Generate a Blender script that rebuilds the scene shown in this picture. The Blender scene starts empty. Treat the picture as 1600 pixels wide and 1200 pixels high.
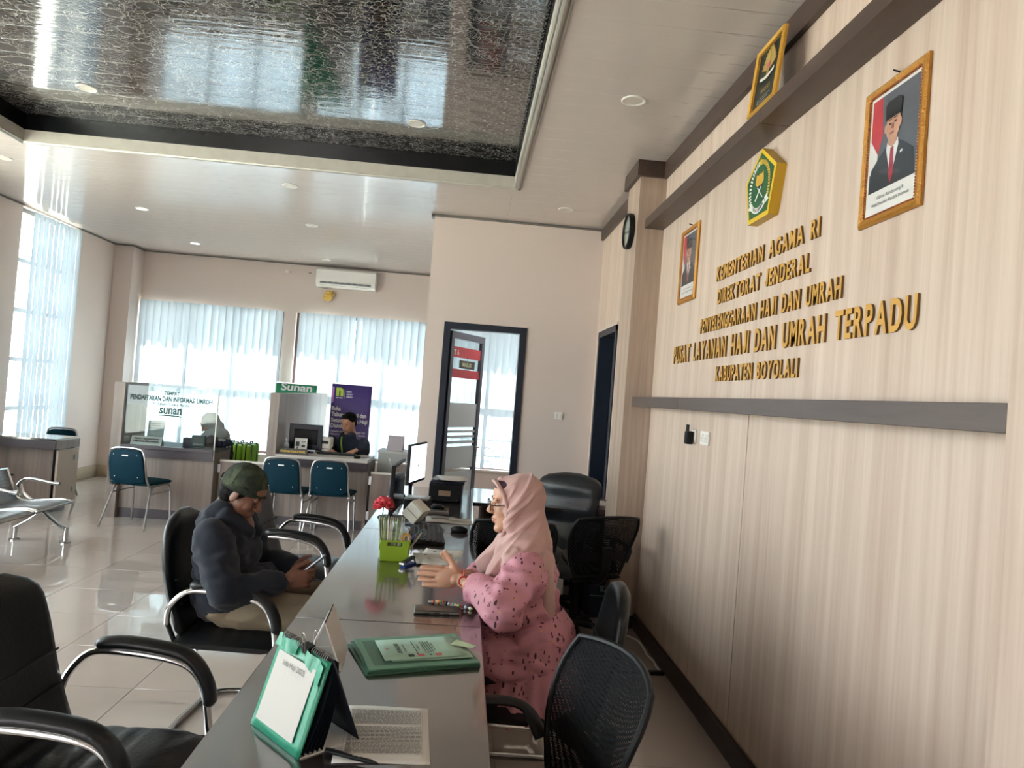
import bpy, bmesh, math, random
from mathutils import Vector, Matrix, Euler, noise
SC = bpy.context.scene
COL = SC.collection
RND = random.Random(11)
PI = math.pi
R = math.radians

# ------------------------------------------------------------------ camera
def setup_camera():
    cd = bpy.data.cameras.new('camera'); co = bpy.data.objects.new('camera', cd); COL.objects.link(co)
    cd.sensor_width = 36.0; cd.lens = 1130.0 / 1600.0 * 36.0; cd.clip_start = 0.02; cd.clip_end = 200
    y, p, r = R(3.65), R(1.06), R(4.4)
    fwd = Vector((math.sin(y) * math.cos(p), math.cos(y) * math.cos(p), math.sin(p)))
    rt = Vector((math.cos(y), -math.sin(y), 0)); up = rt.cross(fwd)
    rt2 = rt * math.cos(r) + up * math.sin(r); up2 = up * math.cos(r) - rt * math.sin(r)
    m = Matrix((rt2, up2, -fwd)).transposed().to_4x4(); m.translation = (0, 0, 1.58)
    co.matrix_world = m; SC.camera = co
setup_camera()

# ------------------------------------------------------------------ sky, sun, exposure
SKY = 8.0
SUN = 60.0
EXPOSURE = 0.5
def setup_light():
    w = bpy.data.worlds.new('sky'); SC.world = w; w.use_nodes = True
    nt = w.node_tree; nt.nodes.clear()
    out = nt.nodes.new('ShaderNodeOutputWorld'); bg = nt.nodes.new('ShaderNodeBackground')
    tc = nt.nodes.new('ShaderNodeTexCoord'); sx = nt.nodes.new('ShaderNodeSeparateXYZ'); cr = nt.nodes.new('ShaderNodeValToRGB')
    nt.links.new(tc.outputs['Generated'], sx.inputs[0]); nt.links.new(sx.outputs['Z'], cr.inputs[0])
    cr.color_ramp.elements[0].position = 0.0; cr.color_ramp.elements[0].color = (0.99, 0.975, 1.0, 1)
    cr.color_ramp.elements[1].position = 0.8; cr.color_ramp.elements[1].color = (0.80, 0.86, 1, 1)
    nt.links.new(cr.outputs[0], bg.inputs[0]); bg.inputs[1].default_value = SKY
    nt.links.new(bg.outputs[0], out.inputs[0])
    sd = bpy.data.lights.new('sun', 'SUN'); so = bpy.data.objects.new('sun', sd); COL.objects.link(so)
    sd.energy = SUN; sd.angle = R(1.0); sd.color = (1.0, 0.97, 0.93)
    d = Vector((0.12, -1.0, -1.02)).normalized()          # the sun stands behind the far windows
    so.rotation_euler = d.to_track_quat('-Z', 'Y').to_euler(); so.location = (0, 16, 14)
    def portal(loc, rot, sx_, sy_):
        l = bpy.data.lights.new('sky_portal', 'AREA'); o = bpy.data.objects.new('sky_portal', l); COL.objects.link(o)
        l.shape = 'RECTANGLE'; l.size = sx_; l.size_y = sy_; l.cycles.is_portal = True
        o.location = loc; o.rotation_euler = rot
    portal((-3.6, -3.14, 1.3), (R(90), 0, 0), 1.6, 2.5)              # glass door behind the camera (faces +Y)
    portal((-5.34, 3.2, 1.8), (R(90), 0, R(-90)), 7.0, 2.7)         # windows of the left wall (face +X)
    portal((-5.34, 9.18, 1.9), (R(90), 0, R(-90)), 1.2, 2.9)
    portal((-3.84, 11.34, 1.55), (R(90), 0, R(180)), 2.2, 2.2)       # back windows (face -Y)
    portal((-1.66, 11.34, 1.55), (R(90), 0, R(180)), 2.1, 2.2)
    portal((0.45, 11.34, 1.55), (R(90), 0, R(180)), 1.6, 2.2)
    ld = bpy.data.lights.new('office_fill', 'AREA'); lo = bpy.data.objects.new('office_fill', ld); COL.objects.link(lo)     # unseen fill light, added to brighten the frosted panes of the glass door
    ld.shape = 'RECTANGLE'; ld.size = 1.2; ld.size_y = .3; ld.energy = 38; ld.color = (.93, .97, 1.0); lo.location = (.80, 8.0, 3.3)
    vs = SC.view_settings; vs.view_transform = 'Standard'; vs.look = 'None'; vs.gamma = 1.0
    vs.use_curve_mapping = False; vs.exposure = EXPOSURE
    SC.cycles.use_denoising = True; SC.cycles.max_bounces = 10; SC.cycles.transparent_max_bounces = 16
    SC.cycles.sample_clamp_indirect = 8.0; SC.cycles.caustics_reflective = False; SC.cycles.caustics_refractive = False
setup_light()

# ------------------------------------------------------------------ materials
def lin(h):
    h = h.lstrip('#'); o = []
    for i in (0, 2, 4):
        c = int(h[i:i + 2], 16) / 255.0
        o.append(c / 12.92 if c <= 0.04045 else ((c + 0.055) / 1.055) ** 2.4)
    return (o[0], o[1], o[2], 1.0)
MATS = {}
def mat(name, hexc, rough=0.5, metal=0.0, spec=0.5, coat=0.0, bump=0.0, bscale=40.0, var=0.0, vscale=6.0, emit=None, estr=0.0, sheen=0.0):
    if name in MATS: return MATS[name]
    m = bpy.data.materials.new(name); m.use_nodes = True; nt = m.node_tree; b = nt.nodes['Principled BSDF']
    b.inputs['Base Color'].default_value = lin(hexc); b.inputs['Roughness'].default_value = rough
    b.inputs['Metallic'].default_value = metal; b.inputs['Specular IOR Level'].default_value = spec
    b.inputs['Coat Weight'].default_value = coat; b.inputs['Coat Roughness'].default_value = 0.08
    if sheen: b.inputs['Sheen Weight'].default_value = sheen
    if emit: b.inputs['Emission Color'].default_value = lin(emit); b.inputs['Emission Strength'].default_value = estr
    if bump or var:
        tc = nt.nodes.new('ShaderNodeTexCoord')
    if bump:
        n = nt.nodes.new('ShaderNodeTexNoise'); n.inputs['Scale'].default_value = bscale; n.inputs['Detail'].default_value = 4
        bp = nt.nodes.new('ShaderNodeBump'); bp.inputs['Strength'].default_value = bump; bp.inputs['Distance'].default_value = 0.01
        nt.links.new(tc.outputs['Object'], n.inputs['Vector']); nt.links.new(n.outputs['Fac'], bp.inputs['Height']); nt.links.new(bp.outputs[0], b.inputs['Normal'])
    if var:
        n = nt.nodes.new('ShaderNodeTexNoise'); n.inputs['Scale'].default_value = vscale; n.inputs['Detail'].default_value = 3
        mx = nt.nodes.new('ShaderNodeMixRGB'); mx.blend_type = 'MULTIPLY'; mx.inputs[1].default_value = lin(hexc)
        cr = nt.nodes.new('ShaderNodeValToRGB'); lo = 1 - var; cr.color_ramp.elements[0].color = (lo, lo, lo, 1); cr.color_ramp.elements[1].color = (1, 1, 1, 1)
        cr.color_ramp.elements[0].position = 0.3; cr.color_ramp.elements[1].position = 0.7
        mx.inputs[0].default_value = 1
        nt.links.new(tc.outputs['Object'], n.inputs['Vector']); nt.links.new(n.outputs['Fac'], cr.inputs[0]); nt.links.new(cr.outputs[0], mx.inputs[2]); nt.links.new(mx.outputs[0], b.inputs['Base Color'])
    MATS[name] = m
    return m
def grain(name, ca, cb, scale, rough=0.4, cc=None, detail=5, coat=0.0, spec=0.5):
    """streaked laminate: noise stretched along one axis"""
    if name in MATS: return MATS[name]
    m = bpy.data.materials.new(name); m.use_nodes = True; nt = m.node_tree; b = nt.nodes['Principled BSDF']
    tc = nt.nodes.new('ShaderNodeTexCoord'); mp = nt.nodes.new('ShaderNodeMapping'); mp.inputs['Scale'].default_value = scale
    n1 = nt.nodes.new('ShaderNodeTexNoise'); n1.inputs['Scale'].default_value = 1.0; n1.inputs['Detail'].default_value = detail; n1.inputs['Roughness'].default_value = 0.7
    cr = nt.nodes.new('ShaderNodeValToRGB'); e = cr.color_ramp.elements
    e[0].position = 0.35; e[0].color = lin(ca); e[1].position = 0.64; e[1].color = lin(cb)
    if cc: k = e.new(0.5); k.color = lin(cc)
    nt.links.new(tc.outputs['Object'], mp.inputs[0]); nt.links.new(mp.outputs[0], n1.inputs['Vector']); nt.links.new(n1.outputs['Fac'], cr.inputs[0]); nt.links.new(cr.outputs[0], b.inputs['Base Color'])
    b.inputs['Roughness'].default_value = rough; b.inputs['Coat Weight'].default_value = coat; b.inputs['Specular IOR Level'].default_value = spec
    MATS[name] = m
    return m
def thin_glass(name, tint='#f4faf8', fres=1.45, extra=0.0, rough=0.0):
    if name in MATS: return MATS[name]
    m = bpy.data.materials.new(name); m.use_nodes = True; nt = m.node_tree; nt.nodes.clear()
    out = nt.nodes.new('ShaderNodeOutputMaterial'); mx = nt.nodes.new('ShaderNodeMixShader')
    tr = nt.nodes.new('ShaderNodeBsdfTransparent'); tr.inputs[0].default_value = lin(tint)
    gl = nt.nodes.new('ShaderNodeBsdfGlossy'); gl.inputs['Roughness'].default_value = rough
    lw = nt.nodes.new('ShaderNodeLayerWeight'); lw.inputs[0].default_value = 0.5
    pw = nt.nodes.new('ShaderNodeMath'); pw.operation = 'POWER'; pw.inputs[1].default_value = 5.0
    f0 = ((fres - 1) / (fres + 1)) ** 2 + extra
    ma = nt.nodes.new('ShaderNodeMath'); ma.operation = 'MULTIPLY_ADD'; ma.inputs[1].default_value = 0.9 - f0; ma.inputs[2].default_value = f0
    nt.links.new(lw.outputs['Facing'], pw.inputs[0]); nt.links.new(pw.outputs[0], ma.inputs[0]); nt.links.new(ma.outputs[0], mx.inputs[0])
    nt.links.new(tr.outputs[0], mx.inputs[1]); nt.links.new(gl.outputs[0], mx.inputs[2]); nt.links.new(mx.outputs[0], out.inputs[0])
    MATS[name] = m
    return m
def translucent(name, hexc, t=0.5, alpha=1.0, var=0.0):
    if name in MATS: return MATS[name]
    m = bpy.data.materials.new(name); m.use_nodes = True; nt = m.node_tree; nt.nodes.clear()
    out = nt.nodes.new('ShaderNodeOutputMaterial'); mx = nt.nodes.new('ShaderNodeMixShader'); mx.inputs[0].default_value = t
    d = nt.nodes.new('ShaderNodeBsdfDiffuse'); d.inputs[0].default_value = lin(hexc)
    s = nt.nodes.new('ShaderNodeBsdfTranslucent'); s.inputs[0].default_value = lin(hexc)
    nt.links.new(d.outputs[0], mx.inputs[1]); nt.links.new(s.outputs[0], mx.inputs[2]); last = mx
    if alpha < 1:
        m2 = nt.nodes.new('ShaderNodeMixShader'); m2.inputs[0].default_value = alpha; tr = nt.nodes.new('ShaderNodeBsdfTransparent')
        nt.links.new(tr.outputs[0], m2.inputs[1]); nt.links.new(mx.outputs[0], m2.inputs[2]); last = m2
    nt.links.new(last.outputs[0], out.inputs[0]); MATS[name] = m
    return m

def dark_ceiling_mat():
    m = bpy.data.materials.new('dark_printed_pvc'); m.use_nodes = True; nt = m.node_tree; b = nt.nodes['Principled BSDF']; L = nt.links.new
    tc = nt.nodes.new('ShaderNodeTexCoord')
    def node(t, **k):
        n = nt.nodes.new(t)
        for a, v in k.items(): n.inputs[a].default_value = v
        return n
    nz = node('ShaderNodeTexNoise', Scale=5.0, Detail=3.0)
    add = nt.nodes.new('ShaderNodeVectorMath'); add.operation = 'MULTIPLY_ADD'; add.inputs[1].default_value = (0.16, 0.16, 0.16)
    L(tc.outputs['Object'], nz.inputs['Vector']); L(nz.outputs['Color'], add.inputs[0]); L(tc.outputs['Object'], add.inputs[2])
    def lines(scale, sc3, width, rot):
        mp = nt.nodes.new('ShaderNodeMapping'); mp.inputs['Scale'].default_value = sc3; mp.inputs['Rotation'].default_value = (0, 0, rot)
        v = node('ShaderNodeTexVoronoi', Scale=scale); v.feature = 'DISTANCE_TO_EDGE'
        L(add.outputs[0], mp.inputs[0]); L(mp.outputs[0], v.inputs['Vector'])
        lt = nt.nodes.new('ShaderNodeMapRange'); lt.inputs['From Min'].default_value = width * 0.6; lt.inputs['From Max'].default_value = width; lt.inputs['To Min'].default_value = 1; lt.inputs['To Max'].default_value = 0
        L(v.outputs['Distance'], lt.inputs['Value']); return lt.outputs[0]
    a = lines(17.0, (1.0, 1.9, 1), 0.034, 0.25); c = lines(27.0, (1.3, 1.0, 1), 0.04, -0.5)
    mk = node('ShaderNodeTexNoise', Scale=7.0, Detail=2.0); L(tc.outputs['Object'], mk.inputs['Vector'])
    mkr = nt.nodes.new('ShaderNodeMapRange'); mkr.inputs['From Min'].default_value = 0.42; mkr.inputs['From Max'].default_value = 0.55; L(mk.outputs['Fac'], mkr.inputs['Value'])
    cm = nt.nodes.new('ShaderNodeMath'); cm.operation = 'MULTIPLY'; L(c, cm.inputs[0]); L(mkr.outputs[0], cm.inputs[1])
    mxl = nt.nodes.new('ShaderNodeMath'); mxl.operation = 'MAXIMUM'; L(a, mxl.inputs[0]); L(cm.outputs[0], mxl.inputs[1])
    pm = nt.nodes.new('ShaderNodeMapping'); pm.inputs['Scale'].default_value = (1.0, 1.25, 1)
    pv = node('ShaderNodeTexVoronoi', Scale=4.2); pv.inputs['Randomness'].default_value = 0.8
    L(tc.outputs['Object'], pm.inputs[0]); L(pm.outputs[0], pv.inputs['Vector'])
    peb = nt.nodes.new('ShaderNodeMapRange'); peb.inputs['From Min'].default_value = 0.30; peb.inputs['From Max'].default_value = 0.33; peb.inputs['To Min'].default_value = 1; peb.inputs['To Max'].default_value = 0
    L(pv.outputs['Distance'], peb.inputs['Value'])
    inv = nt.nodes.new('ShaderNodeMath'); inv.operation = 'MULTIPLY_ADD'; inv.inputs[1].default_value = -0.92; inv.inputs[2].default_value = 1; L(peb.outputs[0], inv.inputs[0])
    fl = nt.nodes.new('ShaderNodeMath'); fl.operation = 'MULTIPLY'; L(mxl.outputs[0], fl.inputs[0]); L(inv.outputs[0], fl.inputs[1])
    rim = nt.nodes.new('ShaderNodeMapRange'); rim.interpolation_type = 'SMOOTHSTEP'; rim.inputs['From Min'].default_value = 0.40; rim.inputs['From Max'].default_value = 0.33; L(pv.outputs['Distance'], rim.inputs['Value'])
    rm = nt.nodes.new('ShaderNodeMath'); rm.operation = 'MULTIPLY'; L(rim.outputs[0], rm.inputs[0]); L(inv.outputs[0], rm.inputs[1])
    rm2 = nt.nodes.new('ShaderNodeMath'); rm2.operation = 'MULTIPLY'; rm2.inputs[1].default_value = 0.5; L(rm.outputs[0], rm2.inputs[0])
    fl2 = nt.nodes.new('ShaderNodeMath'); fl2.operation = 'MAXIMUM'; L(fl.outputs[0], fl2.inputs[0]); L(rm2.outputs[0], fl2.inputs[1]); fl = fl2
    m1 = nt.nodes.new('ShaderNodeMixRGB'); m1.inputs[1].default_value = lin('#101113'); m1.inputs[2].default_value = lin('#333436'); L(peb.outputs[0], m1.inputs[0])
    m2 = nt.nodes.new('ShaderNodeMixRGB'); m2.inputs[2].default_value = lin('#9a9895'); L(fl.outputs[0], m2.inputs[0]); L(m1.outputs[0], m2.inputs[1]); L(m2.outputs[0], b.inputs['Base Color'])
    b.inputs['Roughness'].default_value = 0.08; b.inputs['IOR'].default_value = 2.3
    wv = nt.nodes.new('ShaderNodeBump'); wv.inputs['Strength'].default_value = 0.35; wv.inputs['Distance'].default_value = 0.003
    wn = node('ShaderNodeTexNoise', Scale=1.0, Detail=2.0); wm = nt.nodes.new('ShaderNodeMapping'); wm.inputs['Scale'].default_value = (2.5, 26, 1)
    L(tc.outputs['Object'], wm.inputs[0]); L(wm.outputs[0], wn.inputs['Vector']); L(wn.outputs['Fac'], wv.inputs['Height']); L(wv.outputs[0], b.inputs['Normal'])
    MATS['dark_ceiling'] = m
    return m
def white_pvc_mat():
    m = bpy.data.materials.new('pale_printed_pvc'); m.use_nodes = True; nt = m.node_tree; b = nt.nodes['Principled BSDF']; L = nt.links.new
    tc = nt.nodes.new('ShaderNodeTexCoord'); mp = nt.nodes.new('ShaderNodeMapping'); mp.inputs['Scale'].default_value = (3.2, 30, 1)
    n = nt.nodes.new('ShaderNodeTexNoise'); n.inputs['Scale'].default_value = 1.0; n.inputs['Detail'].default_value = 6
    cr = nt.nodes.new('ShaderNodeValToRGB'); e = cr.color_ramp.elements
    e[0].position = 0.0; e[0].color = lin('#cec6c1'); e[1].position = 1; e[1].color = lin('#d3cbc6')
    for p, c in ((0.655, '#d1c9c4'), (0.70, '#aaa39c'), (0.73, '#d1c9c4')):
        k = e.new(p); k.color = lin(c)
    L(tc.outputs['Object'], mp.inputs[0]); L(mp.outputs[0], n.inputs['Vector']); L(n.outputs['Fac'], cr.inputs[0]); L(cr.outputs[0], b.inputs['Base Color'])
    b.inputs['Roughness'].default_value = 0.13; b.inputs['Specular IOR Level'].default_value = 0.55
    wn = nt.nodes.new('ShaderNodeTexNoise'); wn.inputs['Scale'].default_value = 1.0; wn.inputs['Detail'].default_value = 1
    wm = nt.nodes.new('ShaderNodeMapping'); wm.inputs['Scale'].default_value = (1.5, 14, 1); bp = nt.nodes.new('ShaderNodeBump'); bp.inputs['Strength'].default_value = 0.15; bp.inputs['Distance'].default_value = 0.003
    L(tc.outputs['Object'], wm.inputs[0]); L(wm.outputs[0], wn.inputs['Vector']); L(wn.outputs['Fac'], bp.inputs['Height']); L(bp.outputs[0], b.inputs['Normal'])
    MATS['white_pvc'] = m
    return m
def floral_mat():
    m = bpy.data.materials.new('pink_floral_cloth'); m.use_nodes = True; nt = m.node_tree; b = nt.nodes['Principled BSDF']; L = nt.links.new
    tc = nt.nodes.new('ShaderNodeTexCoord')
    def sprig(scale, sc3, rot, r0, keep):
        mp = nt.nodes.new('ShaderNodeMapping'); mp.inputs['Scale'].default_value = sc3; mp.inputs['Rotation'].default_value = rot
        v = nt.nodes.new('ShaderNodeTexVoronoi'); v.inputs['Scale'].default_value = scale; L(tc.outputs['Object'], mp.inputs[0]); L(mp.outputs[0], v.inputs['Vector'])
        a = nt.nodes.new('ShaderNodeMath'); a.operation = 'LESS_THAN'; a.inputs[1].default_value = r0; L(v.outputs['Distance'], a.inputs[0])
        sp = nt.nodes.new('ShaderNodeSeparateColor'); L(v.outputs['Color'], sp.inputs[0])
        k = nt.nodes.new('ShaderNodeMath'); k.operation = 'LESS_THAN'; k.inputs[1].default_value = keep; L(sp.outputs[0], k.inputs[0])
        q = nt.nodes.new('ShaderNodeMath'); q.operation = 'MULTIPLY'; L(a.outputs[0], q.inputs[0]); L(k.outputs[0], q.inputs[1]); return q.outputs[0]
    prev = None
    c0 = nt.nodes.new('ShaderNodeMixRGB'); c0.inputs[1].default_value = lin('#c98d99'); c0.inputs[2].default_value = lin('#bb7d8c')
    nz = nt.nodes.new('ShaderNodeTexNoise'); nz.inputs['Scale'].default_value = 9; L(tc.outputs['Object'], nz.inputs['Vector']); L(nz.outputs['Fac'], c0.inputs[0]); prev = c0.outputs[0]
    for sc, s3, rot, r0, keep, colr in ((56, (1, 1, 0.38), (0.0, 0.6, 0), 0.24, 0.30, '#5a2438'), (50, (1, 1, 0.38), (0, -0.7, 0.3), 0.24, 0.28, '#4a2030'), (70, (0.4, 1, 1), (0, 0.3, 0), 0.25, 0.24, '#7a3a50'), (40, (1, 1, 1), (0, 0, 0), 0.18, 0.12, '#d9a05a')):
        mx = nt.nodes.new('ShaderNodeMixRGB'); mx.inputs[2].default_value = lin(colr); L(sprig(sc, s3, rot, r0, keep), mx.inputs[0]); L(prev, mx.inputs[1]); prev = mx.outputs[0]
    L(prev, b.inputs['Base Color']); b.inputs['Roughness'].default_value = 0.6
    MATS['floral'] = m
    return m
def mesh_cloth(name, hexc, alpha, scale):
    """open woven mesh: small holes between threads"""
    m = bpy.data.materials.new(name); m.use_nodes = True; nt = m.node_tree; b = nt.nodes['Principled BSDF']; L = nt.links.new
    b.inputs['Base Color'].default_value = lin(hexc); b.inputs['Roughness'].default_value = 0.8; b.inputs['Specular IOR Level'].default_value = 0.15
    tc = nt.nodes.new('ShaderNodeTexCoord'); v = nt.nodes.new('ShaderNodeTexVoronoi'); v.inputs['Scale'].default_value = scale; v.inputs['Randomness'].default_value = 0.15
    lt = nt.nodes.new('ShaderNodeMath'); lt.operation = 'GREATER_THAN'; lt.inputs[1].default_value = alpha
    L(tc.outputs['Object'], v.inputs['Vector']); L(v.outputs['Distance'], lt.inputs[0]); L(lt.outputs[0], b.inputs['Alpha'])
    MATS[name] = m
    return m

M = {}
M['wall_cream'] = mat('wall_cream_paint', '#d0c2ba', 0.6, bump=0.04, bscale=60)
M['wood_wall'] = grain('pale_ash_laminate', '#b8a292', '#d4c2b3', (0.7, 13, 0.3), 0.38, '#c8b4a5', 8)
M['wood_x'] = grain('pale_ash_laminate_front', '#9d8a7b', '#b8a594', (14, 14, 0.5), 0.42, '#ab9788', 6)
M['wood_counter'] = grain('shaded_ash_laminate', '#75696399'[:7], '#8f8178', (14, 14, 0.5), 0.45, '#82756d', 6)  # ash laminate darkened so its colour carries the shade on the counter fronts
M['brown_lam'] = grain('dark_brown_laminate', '#3d2f29', '#4d3d35', (6, 0.6, 8), 0.38)
M['brown_grey'] = grain('dark_grey_brown_laminate', '#4c413d', '#5f534f', (6, 0.6, 8), 0.35)
M['base_brown'] = mat('baseboard_brown', '#33261f', 0.45)
M['desk_top'] = grain('desk_top_laminate', '#2e2826', '#38302e', (22, 1.6, 1), 0.22, '#332c2a', 5, 1.0, 0.5)
M['desk_top'].node_tree.nodes['Principled BSDF'].inputs['Coat IOR'].default_value = 1.9; M['desk_top'].node_tree.nodes['Principled BSDF'].inputs['IOR'].default_value = 1.7; M['desk_top'].node_tree.nodes['Principled BSDF'].inputs['Coat Roughness'].default_value = 0.09
M['apron'] = mat('dark_purple_brown_laminate', '#3a3136', 0.4)
M['tile'] = mat('glazed_beige_tile', '#b6a89e', 0.015, spec=0.5, var=0.05, vscale=3.0)
MATS['glazed_beige_tile'].node_tree.nodes['Principled BSDF'].inputs['IOR'].default_value = 2.7
M['grout'] = mat('dark_grout', '#8a7d6e', 0.8)
M['white_pvc'] = white_pvc_mat(); M['dark_ceiling'] = dark_ceiling_mat()
M['fascia'] = mat('grey_white_fascia', '#c6c2b8', 0.35, var=0.12, vscale=12)
M['silver_trim'] = mat('silver_moulding', '#bdbab2', 0.3, 0.6, bump=0.6, bscale=120)
M['black_pvc'] = mat('black_pvc', '#0f1114', 0.25)
M['dark_line'] = mat('dark_ceiling_line', '#6a6660', 0.5)
M['white'] = mat('white_plastic', '#e8e6e0', 0.35)
M['offwhite'] = mat('offwhite_paper', '#d8d4cc', 0.7)
M['paper'] = mat('white_paper', '#dcdad6', 0.7)
M['greyprint'] = mat('grey_print', '#8d8a88', 0.8)
M['ink'] = mat('ink', '#2c2c30', 0.7)
M['lamp'] = mat('lit_diffuser', '#ffffff', 0.5, emit='#fff6e8', estr=9.0)
M['lamp_off'] = mat('frosted_diffuser', '#d9d3ca', 0.4)
M['chrome'] = mat('chrome', '#c9c9c8', 0.12, 1.0)
M['steel'] = mat('brushed_steel', '#a9a9a8', 0.28, 1.0)
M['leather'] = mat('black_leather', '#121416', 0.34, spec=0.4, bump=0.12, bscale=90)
M['leather_lit'] = mat('lit_black_leather', '#202427', 0.30, bump=0.10, bscale=60)  # the black leather again, lightened in colour to look lit
M['black'] = mat('black_plastic', '#0e0f11', 0.5, spec=0.3)
M['navy'] = mat('navy_plastic', '#1a2230', 0.35)
M['teal'] = mat('teal_fabric', '#06303a', 0.9, spec=0.15, bump=0.1, bscale=200)
M['teal_back'] = mat('teal_vinyl_back', '#042a38', 0.7, spec=0.15)
M['gold'] = mat('gold_letter', '#c9994a', 0.45, 0.1)
M['gold_side'] = mat('dark_gold_edge', '#6e4f22', 0.5, 0.2)
M['frame_gold'] = mat('gilt_frame', '#b07a2c', 0.35, 0.35, bump=0.5, bscale=110)
M['frame_gold2'] = mat('bright_gilt_frame', '#d9a945', 0.32, 0.4, bump=0.5, bscale=110)
M['frame_red'] = mat('red_brown_bead', '#9a4a22', 0.4, bump=0.8, bscale=160)
M['glass'] = thin_glass('clear_glass'); M['glass_g'] = thin_glass('greenish_glass', '#e8eeee', 1.5, 0.0)
M['pic_glass'] = thin_glass('picture_glass', '#ffffff', 1.3, 0.0, 0.03)
M['blind'] = translucent('pale_blue_blind', '#bac8d4', 0.16)
M['headrail'] = mat('white_headrail', '#dcdcd6', 0.4)
M['alu_navy'] = mat('navy_aluminium', '#17202f', 0.4, 0.2)
M['alu_grey'] = mat('grey_aluminium', '#5d6672', 0.35, 0.4)
M['mullion'] = mat('maroon_brown_mullion', '#4a2e2c', 0.5)
M['frame_grey'] = mat('grey_window_frame', '#8d8a88', 0.4)
M['concrete'] = mat('pale_paving', '#b9b3a8', 0.8)
M['roof'] = mat('eave_concrete', '#9a9690', 0.8)
# ------------------------------------------------------------------ mesh building
class MB:
    def __init__(s, X=None): s.bm = bmesh.new(); s.X = X or Matrix()
    def _add(s, vs, fs, mi=0, smooth=False):
        bv = [s.bm.verts.new(s.X @ Vector(v)) for v in vs]
        for f in fs:
            try:
                q = s.bm.faces.new([bv[i] for i in f]); q.material_index = mi; q.smooth = smooth
            except ValueError: pass
        return bv
    def box(s, c, d, rot=None, bev=0.0, mi=0, seg=2, bow=False):
        x, y, z = d[0] / 2, d[1] / 2, d[2] / 2
        t = bmesh.new(); bmesh.ops.create_cube(t, size=1.0)
        for v in t.verts: v.co = Vector((v.co.x * d[0], v.co.y * d[1], v.co.z * d[2]))
        if bev: bmesh.ops.bevel(t, geom=list(t.edges), offset=min(bev, x * .95, y * .95, z * .95), segments=seg, profile=0.6, affect='EDGES')
        m = Matrix.Translation(Vector(c)) @ (Euler(rot).to_matrix().to_4x4() if rot is not None else Matrix())
        t.verts.index_update(); s._add([m @ v.co for v in t.verts], [[v.index for v in f.verts] for f in t.faces], mi, bev > 0)
        if bev and not bow and seg < 3:                       # large faces stay flat, only the rounded edges are shaded smooth
            fs = list(s.bm.faces)[-len(t.faces):]
            for f in sorted(fs, key=lambda q: -q.calc_area())[:6]: f.smooth = False
        t.free(); return s
    def b2(s, a, b, mi=0, bev=0.0):
        a, b = Vector(a), Vector(b); return s.box((a + b) / 2, [abs(q) for q in (b - a)], None, bev, mi)
    def ring_loft(s, rings, mi=0, cap=True, smooth=True, closed=False):
        n = len(rings[0]); vs = [p for r in rings for p in r]; fs = []
        k = len(rings)
        for i in range(k if closed else k - 1):
            j = (i + 1) % k
            for a in range(n):
                b = (a + 1) % n; fs.append((i * n + a, i * n + b, j * n + b, j * n + a))
        if cap and not closed: fs.append(tuple(range(n - 1, -1, -1))); fs.append(tuple((k - 1) * n + q for q in range(n)))
        s._add(vs, fs, mi, smooth); return s
    def tube(s, pts, r, n=8, mi=0, sx=1.0, sy=1.0, closed=False, upv=None):
        """round (or flattened: sx, sy) bar along a path; r may be a list"""
        P = [Vector(p) for p in pts]; k = len(P); rings = []; up = Vector(upv) if upv else None
        for i, p in enumerate(P):
            if closed: t = (P[(i + 1) % k] - P[i - 1])
            else: t = (P[min(i + 1, k - 1)] - P[max(i - 1, 0)])
            t.normalize()
            if up is None: up = Vector((0, 0, 1)) if abs(t.z) < 0.9 else Vector((1, 0, 0))
            u = up - t * up.dot(t)
            if u.length < 1e-4: u = t.orthogonal()
            u.normalize(); w = t.cross(u)
            if not upv: up = u
            rr = r[i] if isinstance(r, (list, tuple)) else r
            rings.append([p + u * (rr * sy * math.sin(2 * PI * a / n)) + w * (rr * sx * math.cos(2 * PI * a / n)) for a in range(n)])
        s.ring_loft(rings, mi, True, True, closed); return s
    def cyl(s, a, b, r0, r1=None, n=16, mi=0, smooth=True):
        a, b = Vector(a), Vector(b); t = (b - a).normalized(); u = t.orthogonal().normalized(); w = t.cross(u); r1 = r0 if r1 is None else r1
        s.ring_loft([[p + u * (r * math.cos(2 * PI * k / n)) + w * (r * math.sin(2 * PI * k / n)) for k in range(n)] for p, r in ((a, r0), (b, r1))], mi, True, smooth); return s
    def lathe(s, prof, c=(0, 0, 0), n=20, mi=0, m=None):
        c = Vector(c); m = m or Matrix()
        s.ring_loft([[m @ (Vector((r * math.cos(2 * PI * k / n), r * math.sin(2 * PI * k / n), z))) + c for k in range(n)] for r, z in prof], mi); return s
    def ell(s, c, r, rot=None, n=16, m=10, mi=0):
        mt = Euler(rot).to_matrix() if rot is not None else Matrix.Identity(3); c = Vector(c); rings = []
        for i in range(m + 1):
            th = PI * (i + 0.02) / (m + 0.04); rings.append([mt @ Vector((r[0] * math.sin(th) * math.cos(2 * PI * k / n), r[1] * math.sin(th) * math.sin(2 * PI * k / n), r[2] * math.cos(th))) + c for k in range(n)])
        s.ring_loft(rings, mi); return s
    def prism(s, poly, a, b, m=None, mi=0, smi=None):
        """polygon in local xy from z=a to z=b, placed by matrix m"""
        m = m or Matrix(); n = len(poly)
        vs = [m @ Vector((x, y, a)) for x, y in poly] + [m @ Vector((x, y, b)) for x, y in poly]
        s._add(vs, [tuple(range(n, 2 * n))], mi); s._add(vs, [tuple(range(n - 1, -1, -1))], mi)
        s._add(vs, [(i, (i + 1) % n, n + (i + 1) % n, n + i) for i in range(n)], mi if smi is None else smi); return s
    def face(s, pts, mi=0): s._add(pts, [tuple(range(len(pts)))], mi); return s
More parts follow.
